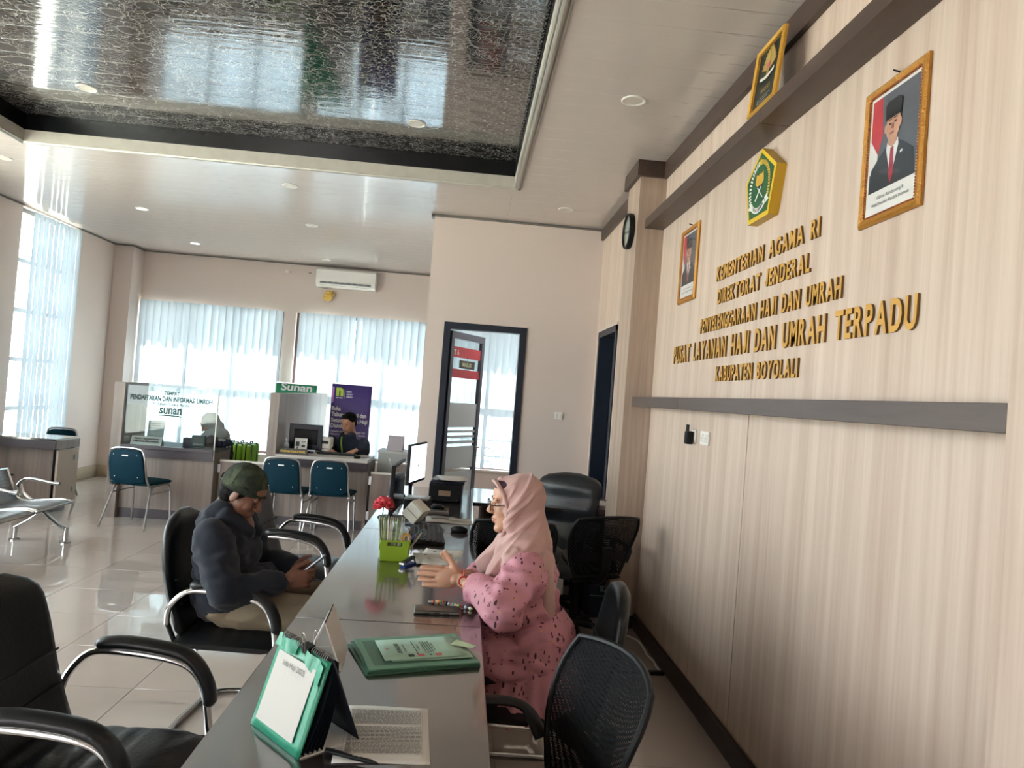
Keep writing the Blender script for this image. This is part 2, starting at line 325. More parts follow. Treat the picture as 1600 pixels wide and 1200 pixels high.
    def sheet(s, fn, nu, nv, mi=0, smooth=True):
        vs = [fn(i / nu, j / nv) for i in range(nu + 1) for j in range(nv + 1)]
        s._add(vs, [(i * (nv + 1) + j, (i + 1) * (nv + 1) + j, (i + 1) * (nv + 1) + j + 1, i * (nv + 1) + j + 1) for i in range(nu) for j in range(nv)], mi, smooth); return s
    def mesh(s, name, mats, weld=True, angle=40):
        if weld: bmesh.ops.remove_doubles(s.bm, verts=s.bm.verts, dist=1e-5)
        bmesh.ops.recalc_face_normals(s.bm, faces=s.bm.faces)
        me = bpy.data.meshes.new(name); s.bm.to_mesh(me); s.bm.free()
        for q in (mats if isinstance(mats, (list, tuple)) else [mats]): me.materials.append(q)
        if angle:
            fl = [False] * len(me.polygons); me.polygons.foreach_get('use_smooth', fl); me.set_sharp_from_angle(angle=R(angle)); me.polygons.foreach_set('use_smooth', fl); me.update()
        return me
    def obj(s, name, mats, parent=None, weld=True, angle=40, solid=0.0, sub=0):
        o = bpy.data.objects.new(name, s.mesh(name, mats, weld, angle)); COL.objects.link(o)
        if parent: o.parent = parent
        if solid: q = o.modifiers.new('solid', 'SOLIDIFY'); q.thickness = solid; q.offset = 0
        if sub: q = o.modifiers.new('sub', 'SUBSURF'); q.levels = sub; q.render_levels = sub
        return o
def tag(o, label=None, cat=None, group=None, kind=None):
    if label: o['label'] = label
    if cat: o['category'] = cat
    if group: o['group'] = group
    if kind: o['kind'] = kind
    return o
def thing(name, label, cat, loc=(0, 0, 0), rz=0.0, group=None):
    o = bpy.data.objects.new(name, None); COL.objects.link(o); o.location = loc; o.rotation_euler = (0, 0, R(rz)); o.empty_display_size = 0.1
    return tag(o, label, cat, group)
def struct(name, mb, mats, parent=None, kind='structure', **k):
    o = mb.obj(name, mats, parent, **k)
    if not parent: o['kind'] = kind
    return o
def copy_tree(o, parent=None):
    c = o.copy(); COL.objects.link(c)
    if parent: c.parent = parent
    for ch in list(o.children): copy_tree(ch, c)
    return c
def place(proto, first, loc, rz, label, group=None):
    o = proto if first else copy_tree(proto)
    o.location = loc; o.rotation_euler = (0, 0, R(rz)); o['label'] = label
    if group: o['group'] = group
    return o
def part(name, me, parent, loc=(0, 0, 0), rot=None, scale=None):
    o = bpy.data.objects.new(name, me); COL.objects.link(o); o.parent = parent; o.location = loc
    if rot: o.rotation_euler = rot
    if scale: o.scale = scale
    return o
def TX(x, y, z): return Matrix.Translation((x, y, z))
def frame(o, xa, ya, za=None):
    """matrix with origin o and axes xa, ya (world vectors)"""
    xa, ya = Vector(xa).normalized(), Vector(ya).normalized(); za = xa.cross(ya)
    m = Matrix((xa, ya, za)).transposed().to_4x4(); m.translation = Vector(o); return m
_G = {}
def capital_j(size, bold, depth, xs):
    c, w = size * .729, size * .16 / xs * .75 + 2 * bold; R0 = size * .22; cx, cy = 0.0, R0
    out = [(R0, c), (R0, cy)] + [(R0 * math.cos(R(-a)), cy + R0 * math.sin(R(-a))) for a in range(15, 181, 15)]
    r = R0 - w; inn = [(r * math.cos(R(-a)), cy + r * .9 * math.sin(R(-a))) for a in range(180, -1, -15)] + [(r, c)]
    n = len(out); P = out + inn; z = depth / 2; m = len(P)
    vs = [Vector((x * xs, y, -z)) for x, y in P] + [Vector((x * xs, y, z)) for x, y in P]; fs = []
    k = len(inn); A = lambda i: i; B = lambda i: n + k - 1 - i
    for i in range(min(n, k) - 1):
        q = [A(i), A(i + 1), B(i + 1), B(i)]; fs.append([v + m for v in q]); fs.append(q[::-1])
    for i in range(m): fs.append([i, (i + 1) % m, m + (i + 1) % m, m + i])
    return vs, fs
def glyphs(s, size, bold=0.0, depth=0.0, xs=1.0):
    if s == 'J': return capital_j(size, bold, depth, xs)
    key = (s, size, bold, depth, xs)
    if key in _G: return _G[key]
    c = bpy.data.curves.new('txt', 'FONT'); c.body = s; c.size = size; c.offset = bold; c.extrude = depth / 2; c.resolution_u = 3; c.fill_mode = 'BOTH'
    o = bpy.data.objects.new('txt', c); COL.objects.link(o)
    dg = bpy.context.evaluated_depsgraph_get(); me = bpy.data.meshes.new_from_object(o.evaluated_get(dg))
    bpy.data.objects.remove(o); bpy.data.curves.remove(c)
    vs = [Vector((v.co.x * xs, v.co.y, v.co.z)) for v in me.vertices]; fs = [list(p.vertices) for p in me.polygons]
    bpy.data.meshes.remove(me); _G[key] = (vs, fs); return _G[key]
def text(mb, s, m, size, bold=0.0, depth=0.0, xs=1.0, align='L', mi=0, width=None):
    vs, fs = glyphs(s, size, bold, depth, xs)
    if not vs: return 0
    x0 = min(v.x for v in vs); x1 = max(v.x for v in vs); k = 1.0
    if width: k = width / (x1 - x0)
    dx = {'L': -x0, 'C': -(x0 + x1) / 2, 'R': -x1}[align]
    mb._add([m @ Vector(((v.x + dx) * k, v.y, v.z)) for v in vs], fs, mi); return (x1 - x0) * k
# bodies: overlapping rounded masses fused into one skin
def blob(prims, voxel, smooth=4, fold=None):
    b = bmesh.new()
    def addv(vs, fs):
        bv = [b.verts.new(v) for v in vs]
        for f in fs: b.faces.new([bv[i] for i in f])
    for p in prims:
        t = bmesh.new()
        if p[0] == 'e':
            bmesh.ops.create_icosphere(t, subdivisions=3, radius=1.0)
            mt = Euler(p[3]).to_matrix() if len(p) > 3 and p[3] is not None else Matrix.Identity(3); c = Vector(p[1])
            for v in t.verts: v.co = mt @ Vector((v.co.x * p[2][0], v.co.y * p[2][1], v.co.z * p[2][2])) + c
        else:                                   # tapered capsule
            a, c, r0, r1 = Vector(p[1]), Vector(p[2]), p[3], p[4]
            d = (c - a); L = d.length; q = d.to_track_quat('Z', 'Y').to_matrix()
            bmesh.ops.create_icosphere(t, subdivisions=3, radius=1.0)
            fl = p[5] if len(p) > 5 else 1.0
            for v in t.verts:
                up = v.co.z > 0; r = r1 if up else r0
                v.co = q @ Vector((v.co.x * r, v.co.y * r * fl, v.co.z * r + (L if up else 0))) + a
        t.verts.index_update(); addv([v.co.copy() for v in t.verts], [[v.index for v in f.verts] for f in t.faces]); t.free()
    me = bpy.data.meshes.new('raw'); b.to_mesh(me); b.free()
    o = bpy.data.objects.new('raw', me); COL.objects.link(o)
    q = o.modifiers.new('r', 'REMESH'); q.mode = 'VOXEL'; q.voxel_size = voxel; q.use_smooth_shade = True
    if smooth: q = o.modifiers.new('s', 'SMOOTH'); q.factor = 0.5; q.iterations = smooth
    dg = bpy.context.evaluated_depsgraph_get(); out = bpy.data.meshes.new_from_object(o.evaluated_get(dg))
    bpy.data.objects.remove(o); bpy.data.meshes.remove(me)
    if fold:
        ns = [v.normal.copy() for v in out.vertices]
        for v, n in zip(out.vertices, ns): v.co += n * fold(v.co, n)
    for p in out.polygons: p.use_smooth = True
    return out
def bobj(name, me, m, parent):
    me.materials.clear(); me.materials.append(m); o = bpy.data.objects.new(name, me); COL.objects.link(o); o.parent = parent; return o
def ring_se(c, u, v, ru, rv, n=20, p=2.5):
    """superellipse ring"""
    c, u, v = Vector(c), Vector(u), Vector(v); o = []
    for k in range(n):
        a = 2 * PI * k / n; ca, sa = math.cos(a), math.sin(a)
        o.append(c + u * (ru * math.copysign(abs(ca) ** (2 / p), ca)) + v * (rv * math.copysign(abs(sa) ** (2 / p), sa)))
    return o
def arc(c, r, a0, a1, n, plane='xz', y=0.0):
    o = []
    for i in range(n + 1):
        a = R(a0 + (a1 - a0) * i / n); o.append((c[0] + r * math.cos(a), y, c[1] + r * math.sin(a)) if plane == 'xz' else (c[0] + r * math.cos(a), c[1] + r * math.sin(a), y))
    return o
def rrect(w, h, r, n=5):
    o = []
    for cx, cy, a0 in ((w / 2 - r, h / 2 - r, 0), (-w / 2 + r, h / 2 - r, 90), (-w / 2 + r, -h / 2 + r, 180), (w / 2 - r, -h / 2 + r, 270)):
        for i in range(n + 1):
            a = R(a0 + 90 * i / n); o.append((cx + r * math.cos(a), cy + r * math.sin(a)))
    return o
# ------------------------------------------------------------------ the room
XR, XF, XL = 1.34, 1.29, -5.2          # right panelled wall, its far stretch, left wall
YB, YP, YF = 11.15, 7.29, -3.0         # back wall, partition, glass front behind the camera
ZC, ZT = 3.36, 3.58                    # pale ceiling, dark tray ceiling
TRX0, TRX1, TRY0, TRY1 = -3.73, 0.28, 0.9, 6.1

def build_floor():
    fl = struct('floor', MB().b2((XL - .1, YF - .1, -.12), (XR + .1, YB + .15, -.004)), M['grout'])
    tx, ty = 0.59, 0.538
    me = MB().box((0, 0, -.006), (tx - .003, ty - .003, .012), None, .0005, 0, 1).mesh('tile', M['tile'])
    n = 0
    for i in range(-5, 8):
        for j in range(-6, 16):
            x, y = -2.70 + tx * (i + .5), 3.174 + ty * (j + .5)
            if x < XL + .25 or x > XR + .1 or y > YB - .2: continue
            if y < 2.0 and n > 297: continue
            part('tile', me, fl, (x, y, 0)); n += 1
    # the ground outside
    g = struct('ground', MB().b2((-26, YB + .2, -.25), (12, 30, -.12)).b2((-26, -20, -.25), (XL - .16, YB + .2, -.12)).b2((XL - .16, -20, -.25), (12, YF - .2, -.12)), M['concrete'])
build_floor()

def build_ceiling():
    c = struct('ceiling', MB().b2((XL - .1, YF, ZT + .02), (XR + .1, YB + .1, ZT + .10)), M['black_pvc'])
    def planks(x0, x1, y0, y1, z, m, w=0.2):
        k = max(1, round((y1 - y0) / w)); w = (y1 - y0) / k
        me = MB().box((0, 0, .006), (x1 - x0, w - .0012, .012), None, .0010, 0, 1, True).mesh('ceiling_plank', m)
        for i in range(k): part('ceiling_plank', me, c, ((x0 + x1) / 2, y0 + w * (i + .5), z))
    planks(TRX1, XR, .1, YP, ZC, M['white_pvc'])
    planks(XL, TRX0, 1.1, TRY1, ZC, M['white_pvc'])
    planks(XL, -.44, TRY1, YB, ZC, M['white_pvc'])
    planks(-.44, TRX1, TRY1, YP, ZC, M['white_pvc'])
    planks(TRX0, TRX1, TRY0, TRY1, ZT, M['dark_ceiling'])
    mb = MB().b2((XL, YF, ZC), (XR, .1, ZC + .01)).b2((XL, .1, ZC), (TRX1, TRY0, ZC + .01)).b2((XL, TRY0, ZC), (TRX0, 1.1, ZC + .01)).b2((-.44, YP, ZC), (XR, YB, ZC + .01))
    mb.obj('ceiling_panel', M['white_pvc'], c)
    f = MB(); t = .03
    for a, b in (((TRX0 - t, TRY0, ZC - .004), (TRX0, TRY1 + t, ZC + .09)), ((TRX1, TRY0, ZC - .004), (TRX1 + t, TRY1 + t, ZC + .09)), ((TRX0, TRY1, ZC - .004), (TRX1, TRY1 + t, ZC + .09)), ((TRX0, TRY0 - t, ZC - .004), (TRX1, TRY0, ZC + .09))): f.b2(a, b)
    f.obj('tray_fascia', M['fascia'], c)
    f = MB()
    for a, b in (((TRX0 - t, TRY0, ZC + .09), (TRX0 - .004, TRY1 + t, ZT + .02)), ((TRX1 + .004, TRY0, ZC + .09), (TRX1 + t, TRY1 + t, ZT + .02)), ((TRX0, TRY1 + .004, ZC + .09), (TRX1, TRY1 + t, ZT + .02)), ((TRX0, TRY0 - t, ZC + .09), (TRX1, TRY0 - .004, ZT + .02))): f.b2(a, b)
    f.obj('tray_side', M['black_pvc'], c)
    f = MB(); w = .016
    for x, s in ((TRX0 - t, -1), (TRX1 + t, 1)):
        f.tube([(x, TRY0, ZC - .003), (x, TRY1 + t, ZC - .003)], w, 8); f.tube([(x + s * .03, TRY0, ZC), (x + s * .03, TRY1 + .06, ZC)], .008, 6)
        f.tube([(x - s * .022, TRY0, ZC - .001), (x - s * .022, TRY1, ZC - .001)], .007, 6)
    f.tube([(TRX0 - t, TRY1 + t, ZC - .003), (TRX1 + t, TRY1 + t, ZC - .003)], w, 8)
    f.obj('tray_moulding', M['silver_trim'], c)
    f = MB().tube([(TRX0, TRY1 + .055, ZC), (TRX1 + .06, TRY1 + .055, ZC)], .008, 6)
    f.obj('tray_shadow_line', M['dark_line'], c)
build_ceiling()

def box_struct(name, bs, m, parent=None):
    mb = MB()
    for a, b in bs: mb.b2(a, b)
    return struct(name, mb, m, parent)

def build_right_wall():
    w = box_struct('wall_right', [((XR + .012, YF, 0), (XR + .15, 5.5, ZC + .1)), ((XF, 5.5, 0), (XF + .2, 6.25, ZC + .1)), ((XF, 7.12, 0), (XF + .2, YP, ZC + .1)), ((XF, 6.25, 2.29), (XF + .2, 7.12, ZC + .1)), ((XF + .35, 6.1, 0), (XF + .4, 7.3, 2.4))], M['wood_wall'])
    for y0, y1 in ((-.2, 1.54), (1.54, 3.333), (3.333, 5.14)):
        for z0, z1 in ((.11, 1.62), (1.62, 2.9), (2.9, 3.35)):
            MB().box(((XR + .006), (y0 + y1) / 2, (z0 + z1) / 2), (.012, y1 - y0 - (.008 if z0 < 1 else .001), z1 - z0 - .001), None, .0015, 0, 1).obj('wall_panel', M['wood_wall'], w)
    box_struct('pilaster', [((1.20, -.2, 0), (XR - .001, 1.53, ZC - .001))], M['wood_wall'])
    box_struct('column_right', [((1.145, 5.14, 0), (XR + .01, 5.52, ZC - .001))], M['wood_x'])
    tr = box_struct('trim_1', [((XR - .03, 1.53, 3.245), (XR - .001, 5.11, ZC - .002)), ((1.115, 5.11, 3.245), (XR - .001, 5.139, ZC - .002)), ((1.115, 5.139, 3.245), (1.144, 5.55, ZC - .002)), ((1.115, 5.521, 3.245), (XF, 5.55, ZC - .002)), ((XF - .03, 5.55, 3.245), (XF - .001, YP - .001, ZC - .002))], M['brown_lam'])
    bm_ = MB()
    for y0, y1 in ((1.0, 3.1), (3.102, 5.139)): bm_.box((1.27, (y0 + y1) / 2, 2.905), (.139, y1 - y0, .068), None, .0015, 0, 1)
    struct('trim_2', bm_, M['brown_lam'])
    rl = MB()
    for y0, y1 in ((1.532, 4.02), (4.022, 5.139)): rl.box((1.27, (y0 + y1) / 2, 1.618), (.139, y1 - y0, .068), None, .0015, 0, 1)
    struct('trim_3', rl, M['brown_grey'])
    jt = mat('dark_joint', '#4a3a30', .8)
    MB().b2((XR + .007, 3.328, .11), (XR + .0118, 3.338, 1.585)).obj('panel_joint', jt, w)
    box_struct('baseboard_right', [((XR - .022, 1.532, 0), (XR - .001, 5.138, .105)), ((1.13, 5.118, 0), (XR - .022, 5.139, .09))], M['base_brown'])
    d = thing('door_1', 'dark navy door standing in the panelled wall past the column', None, (XF, 6.685, 0)); d['kind'] = 'structure'
    mb = MB(TX(-XF, -6.685, 0))
    for a, b in (((XF - .012, 6.25, 0), (XF + .2, 6.31, 2.29)), ((XF - .012, 7.06, 0), (XF + .2, 7.12, 2.29)), ((XF - .012, 6.25, 2.23), (XF + .2, 7.12, 2.29))): mb.b2(a, b)
    mb.obj('door_frame', M['alu_navy'], d)
    MB(TX(-XF, -6.685, 0)).b2((XF + .13, 6.315, .01), (XF + .17, 7.055, 2.225)).obj('door_leaf', M['navy'], d)
    MB(TX(-XF, -6.685, 0)).b2((XF + .10, 6.44, 1.95), (XF + .13, 6.47, 2.2)).b2((XF + .10, 6.44, .6), (XF + .13, 6.47, .75)).b2((XF + .10, 6.44, 1.3), (XF + .13, 6.47, 1.42)).obj('hinge', M['steel'], d)
    MB(TX(-XF, -6.685, 0)).b2((XF - .016, 7.12, 0), (XF - .001, 7.15, 2.3)).b2((XF - .016, 6.23, 2.29), (XF - .001, 7.15, 2.31)).obj('door_casing', M['wall_cream'], d)
build_right_wall()

def build_partition():
    w = box_struct('wall_partition', [((-.44, YP, 0), (-.26, YP + .1, ZC)), ((.575, YP, 0), (XF, YP + .1, ZC)), ((-.26, YP, 2.29), (.575, YP + .1, ZC)), ((-.44, YP + .1, 0), (-.34, YB, ZC)), ((1.0, YP + .1, 0), (1.4, YB, ZC))], M['wall_cream'])
    box_struct('trim_4', [((-.46, YP - .02, ZC - .022), (XF - .03, YP - .001, ZC - .004)), ((-.47, YP - .02, ZC - .03), (-.441, YP + .1, ZC - .004))], M['dark_line'])
    d = thing('door_2', 'navy framed glass door standing ajar in the cream partition', None, (.157, YP, 0)); d['kind'] = 'structure'
    X = TX(-.157, -YP, 0)
    mb = MB(X)
    for a, b in (((-.26, YP - .015, 0), (-.195, YP + .115, 2.29)), ((.51, YP - .015, 0), (.575, YP + .115, 2.29)), ((-.195, YP - .015, 2.225), (.51, YP + .115, 2.29))): mb.b2(a, b)
    mb.obj('door_frame', M['alu_navy'], d)
    L = frame((-.19 - .157, .06, .01), (math.cos(R(60)), math.sin(R(60)), 0), (0, 0, 1))     # leaf: x along width, y up, z normal
    lf = MB(L)
    for a, b in (((0, 0, -.02), (.055, 2.2, .02)), ((.645, 0, -.02), (.70, 2.2, .02)), ((.055, 2.13, -.02), (.645, 2.2, .02)), ((.055, 0, -.02), (.645, .14, .02))): lf.b2(a, b)
    leaf = lf.obj('door_leaf', [M['alu_grey']], d)
    gl = MB(L).b2((.055, .14, -.003), (.645, 2.13, .003)).obj('glass_pane', M['glass_g'], leaf)
    fr = mat('frosted_film', '#a9bcc4', 0.6); FR = translucent('frosted_sheet', '#e6eef0', 0.35, 0.92)
    fs = MB(L)
    for y0, y1 in ((.141, .755), (.785, 1.015), (1.045, 1.075), (1.105, 1.13), (1.16, 1.185), (1.215, 1.47)): fs.b2((.056, y0, .004), (.644, y1, .006))
    fs.obj('frosted_band', FR, leaf)
    rd = MB(L)
    for y0, y1 in ((1.94, 2.05), (1.73, 1.82)): rd.b2((.056, y0, .0045), (.644, y1, .007))
    red = rd.obj('red_band', mat('red_film', '#b84a52', 0.5), leaf)
    tx = MB(L); text(tx, 'T 6', TX(.08, 1.965, .0075), .075, .001); tx.obj('band_lettering', M['white'], leaf)
    sg = MB(L).b2((.20, 1.83, .006), (.52, 1.915, .012)).b2((.355, 1.915, .008), (.36, 1.96, .010)); sg.obj('hanging_sign', mat('sign_board', '#4b4a45', 0.5), leaf)
    st = MB(L); text(st, 'MASUK', TX(.36, 1.852, .0125), .06, .002, 0, 1, 'C'); st.obj('sign_lettering', mat('pale_green_letters', '#b9c4a0', .6), leaf)
    MB(L).tube([(.672, 1.0, .02), (.672, 1.0, .06), (.60, 1.0, .06)], .009, 8).cyl((.672, 1.0, .02), (.672, 1.0, .026), .025).obj('door_handle', M['steel'], leaf)
    box_struct('baseboard_back', [((.58, YP - .012, 0), (XF - .001, YP - .001, .09))], mat('beige_skirting', '#a99a86', .4))
build_partition()

WINS = [(-4.93, -2.82), (-2.64, -.60), (-.33, .98)]      # back windows, x ranges
WZ0, WZ1 = .44, 2.62
def build_back_wall():
    bs = [((XL - .1, YB, 0), (1.5, YB + .15, WZ0)), ((XL - .1, YB, WZ1), (1.5, YB + .15, ZC + .1))]
    xs = [XL - .1] + [v for w in WINS for v in w] + [1.5]
    for i in range(0, len(xs), 2): bs.append(((xs[i], YB, WZ0), (xs[i + 1], YB + .15, WZ1)))
    box_struct('wall_back', bs, M['wall_cream'])
    box_struct('column_left', [((XL, 10.79, 0), (-4.94, YB, ZC - .001))], M['wall_cream'])
    box_struct('trim_5', [((-4.94, YB - .02, ZC - .02), (-.45, YB - .001, ZC - .004)), ((XL, 10.77, ZC - .02), (-4.93, 10.789, ZC - .004)), ((-4.939, 10.79, ZC - .02), (-4.92, YB - .02, ZC - .004))], M['dark_line'])
    sk = mat('beige_skirting', '#a99a86', .4)
    box_struct('baseboard_left', [((XL + .001, 9.9, 0), (XL + .02, 10.789, .16)), ((XL + .02, 10.77, 0), (-4.925, 10.789, .16))], sk)
    for k, (x0, x1) in enumerate(WINS):
        wn = thing('window_%d' % (k + 1), None, None, ((x0 + x1) / 2, YB, WZ0)); wn['kind'] = 'structure'
        X = TX(-(x0 + x1) / 2, -YB, -WZ0); f = MB(X); y0, y1 = YB + .07, YB + .12; t = .05
        n = 3 if k < 2 else 2
        f.b2((x0, y0, WZ0), (x1, y1, WZ0 + t)).b2((x0, y0, WZ1 - t), (x1, y1, WZ1)).b2((x0, y0, 1.43), (x1, y1, 1.50))
        for i in range(n + 1):
            xx = x0 + t / 2 + (x1 - x0 - t) * i / n; f.b2((xx - t / 2, y0, WZ0 + t), (xx + t / 2, y1, WZ1 - t))
        f.obj('window_frame', M['mullion'], wn)
        for i in range(n):
            a, b = x0 + t + (x1 - x0 - t) * i / n, x0 + (x1 - x0 - t) * (i + 1) / n
            for z0, z1 in ((WZ0 + t, 1.43), (1.50, WZ1 - t)): MB(X).b2((a, YB + .094, z0), (b, YB + .098, z1)).obj('window_pane', M['glass'], wn)
        MB(X).b2((x0, YB - .03, WZ0 - .03), (x1, YB + .07, WZ0 + .0)).obj('window_sill', M['wall_cream'], wn)
    # iron grille outside the office window
    g = MB()
    yb = YB + .30
    for i in range(9): g.tube([(-.35 + .16 * i, yb, .45), (-.35 + .16 * i, yb, 1.25)], .007, 6)
    for z in (.45, .56, .78, 1.0, 1.25): g.tube([(-.4, yb, z), (1.0, yb, z)], .007, 6)
    for i, j in ((0, 0), (0, 1), (2, 0), (2, 1), (2, 2), (4, 1), (5, 2), (4, 2)):
        c = (-.27 + .16 * i, .67 + .2 * j); g.tube([(c[0] + .065 * math.cos(2 * PI * a / 16), yb, c[1] + .065 * math.sin(2 * PI * a / 16)) for a in range(16)], .007, 6, closed=True)
    for z in (.56, 1.25):
        for x in (-.29, .93): g.tube([(x, yb, z), (x, YB + .15, z)], .007, 6)
    tag(g.obj('window_grille', mat('grey_iron', '#5a5f60', .5)), 'wrought iron grille of bars and rings outside the office window behind the door', 'grille')
    # eave with a scalloped tile edge; it shades the top of the blinds
    e = MB(); e.b2((-7, YB + .15, 3.02), (3, YB + .95, 3.12))
    for i in range(66): e.tube([(-6.9 + .15 * i, YB + .6, 3.07), (-6.9 + .15 * i, YB + 1.02, 3.05)], .055 + .012 * math.sin(i * 1.7), 8)
    struct('roof_eave', e, M['roof'])
build_back_wall()

def build_left_wall():
    y0, y1, z0, z1 = 8.60, 9.79, .40, 3.34
    a0, a1, b0, b1 = -.3, 6.7, .5, 3.15
    bs = [((XL - .15, YF, 0), (XL, a0, ZC + .1)), ((XL - .15, a0, 0), (XL, a1, b0)), ((XL - .15, a0, b1), (XL, a1, ZC + .1)), ((XL - .15, a1, 0), (XL, y0, ZC + .1)), ((XL - .15, y0, 0), (XL, y1, z0)), ((XL - .15, y0, z1), (XL, y1, ZC + .1)), ((XL - .15, y1, 0), (XL, YB + .15, ZC + .1))]
    box_struct('wall_left', bs, M['wall_cream'])
    box_struct('trim_6', [((XL + .001, 2, ZC - .018), (XL + .018, 8.6, ZC - .003)), ((XL + .001, 9.8, ZC - .018), (XL + .018, 10.77, ZC - .003))], M['dark_line'])
    for k, (p0, p1, q0, q1, n, m) in enumerate(((y0, y1, z0, z1, 2, 5), (a0, a1, b0, b1, 6, 2))):
        wn = thing('window_%d' % (k + 4), None, None, (XL, (p0 + p1) / 2, q0)); wn['kind'] = 'structure'
        X = TX(-XL, -(p0 + p1) / 2, -q0); f = MB(X); t = .05; x0, x1 = XL - .12, XL - .07
        zs = [q0 + (q1 - q0 - t) * i / m for i in range(m + 1)]; ys = [p0 + (p1 - p0 - t) * i / n for i in range(n + 1)]
        for z in zs: f.b2((x0, p0, z), (x1, p1, z + t))
        for y in ys: f.b2((x0, y, q0), (x1, y + t, q1))
        f.obj('window_frame', M['frame_grey'], wn)
        for i in range(n):
            for j in range(m): MB(X).b2((XL - .097, ys[i] + t, zs[j] + t), (XL - .093, ys[i + 1], zs[j + 1])).obj('window_pane', M['glass'], wn)
    # front wall behind the camera with a glass door opening
    w = box_struct('wall_front', [((XL - .15, YF - .15, 0), (-4.4, YF, ZC + .1)), ((-2.8, YF - .15, 0), (XR + .15, YF, ZC + .1)), ((-4.4, YF - .15, 2.55), (-2.8, YF, ZC + .1)), ((-3.64, YF - .1, 0), (-3.56, YF - .03, 2.55))], M['wall_cream'])
build_left_wall()

def blind(name, label, n, place_fn, w, h, m, rail, grp, ang):
    """vertical blind: headrail and n hanging slats (parts)"""
    t = thing(name, label, 'blinds', place_fn(0)[0], 0, grp); o = Vector(place_fn(0)[0])
    rail.X = TX(-o.x, -o.y, -o.z); rail.obj('headrail', M['headrail'], t)
    me = MB().sheet(lambda u, v: ((u - .5) * w, .008 * math.cos((u - .5) * PI), -h * v), 4, 1).mesh('slat', m)
    wt = MB().box((0, 0, -h), (w * .98, .006, .03)).mesh('slat_weight', M['headrail'])
    for i in range(n):
        p, a = place_fn(i); q = Vector(p) - o
        part('slat', me, t, q, (0, 0, R(a + ang(i))))
def build_blinds():
    g = 'vertical blinds over the windows'
    yb = YB - .05
    def rail(x0, x1): return MB().b2((x0, yb - .025, WZ1 + .0), (x1, yb + .02, WZ1 + .035))
    r2 = random.Random(3)
    j1 = [r2.uniform(-6, 10) + (28 if 9 <= i <= 10 else 0) + (14 if i > 11 else 0) for i in range(40)]
    blind('vertical_blind', 'pale blue vertical blind in the wide back window nearest the left wall', 20, lambda i: ((-4.87 + .105 * i, yb, WZ1), 0), .112, 2.13, M['blind'], rail(-4.93, -2.78), g, lambda i: j1[i])
    j2 = [r2.uniform(-8, 8) + (40 if 7 <= i <= 8 else 0) + (18 if i > 12 else 0) for i in range(40)]
    blind('vertical_blind', 'pale blue vertical blind behind the purple banner', 19, lambda i: ((-2.52 + .105 * i, yb, WZ1), 0), .112, 2.13, M['blind'], rail(-2.62, -.56), g, lambda i: j2[i])
    blind('vertical_blind', 'pale blue vertical blind seen through the open glass door', 12, lambda i: ((-.28 + .108 * i, yb, WZ1), 0), .113, 2.15, M['blind'], rail(-.33, .99), g, lambda i: 4)
    xb = XL + .06
    rl = MB().b2((xb - .03, 8.62, 3.315), (xb + .02, 9.78, 3.345))
    blind('vertical_blind', 'tall pale blue vertical blind on the left wall reaching the ceiling', 10, lambda i: ((xb, 8.775 + .105 * i, 3.315), 90), .112, 2.9, M['blind'], rl, g, lambda i: 5)
build_blinds()

def build_downlights():
    ring = MB().lathe([(.052, -.0005), (.056, -.006), (.066, -.008), (.072, -.004), (.072, 0)], n=24).mesh('rim', M['white'])
    dif = {k: MB().cyl((0, 0, -.003), (0, 0, 0), .054, n=24).mesh('diffuser', M[k]) for k in ('lamp', 'lamp_off')}
    for x, y, z, lit, lab in ((.845, 4.138, ZC, 0, 'unlit round downlight in the pale ceiling near the panelled wall'), (.80, 6.65, ZC, 0, 'unlit round downlight in the pale ceiling before the partition'), (-3.738, 8.278, ZC, 1, 'lit round downlight above the left counter with the glass screen'), (-3.85, 10.18, ZC, 1, 'lit round downlight above the back window, left of the air conditioner'), (-1.745, 6.724, ZC, 0, 'unlit round downlight just behind the dark tray edge'), (-1.887, 8.345, ZC, 0, 'unlit round downlight above the right back counter'), (-.52, 5.45, ZT, 0, 'grey-rimmed round downlight in the dark tray ceiling, nearest its right edge'), (-2.9, 5.4, ZT, 0, 'round downlight in the dark tray ceiling near its left corner'), (-4.248, 6.682, ZC, 0, 'round downlight in the pale ceiling near the left wall'), (-2.15, 10.6, ZC, 0, 'round downlight above the air conditioner')):
        t = thing('downlight', lab, 'ceiling light', (x, y, z), 0, 'round recessed ceiling lights'); part('rim', ring, t); part('diffuser', dif['lamp' if lit else 'lamp_off'], t)
build_downlights()
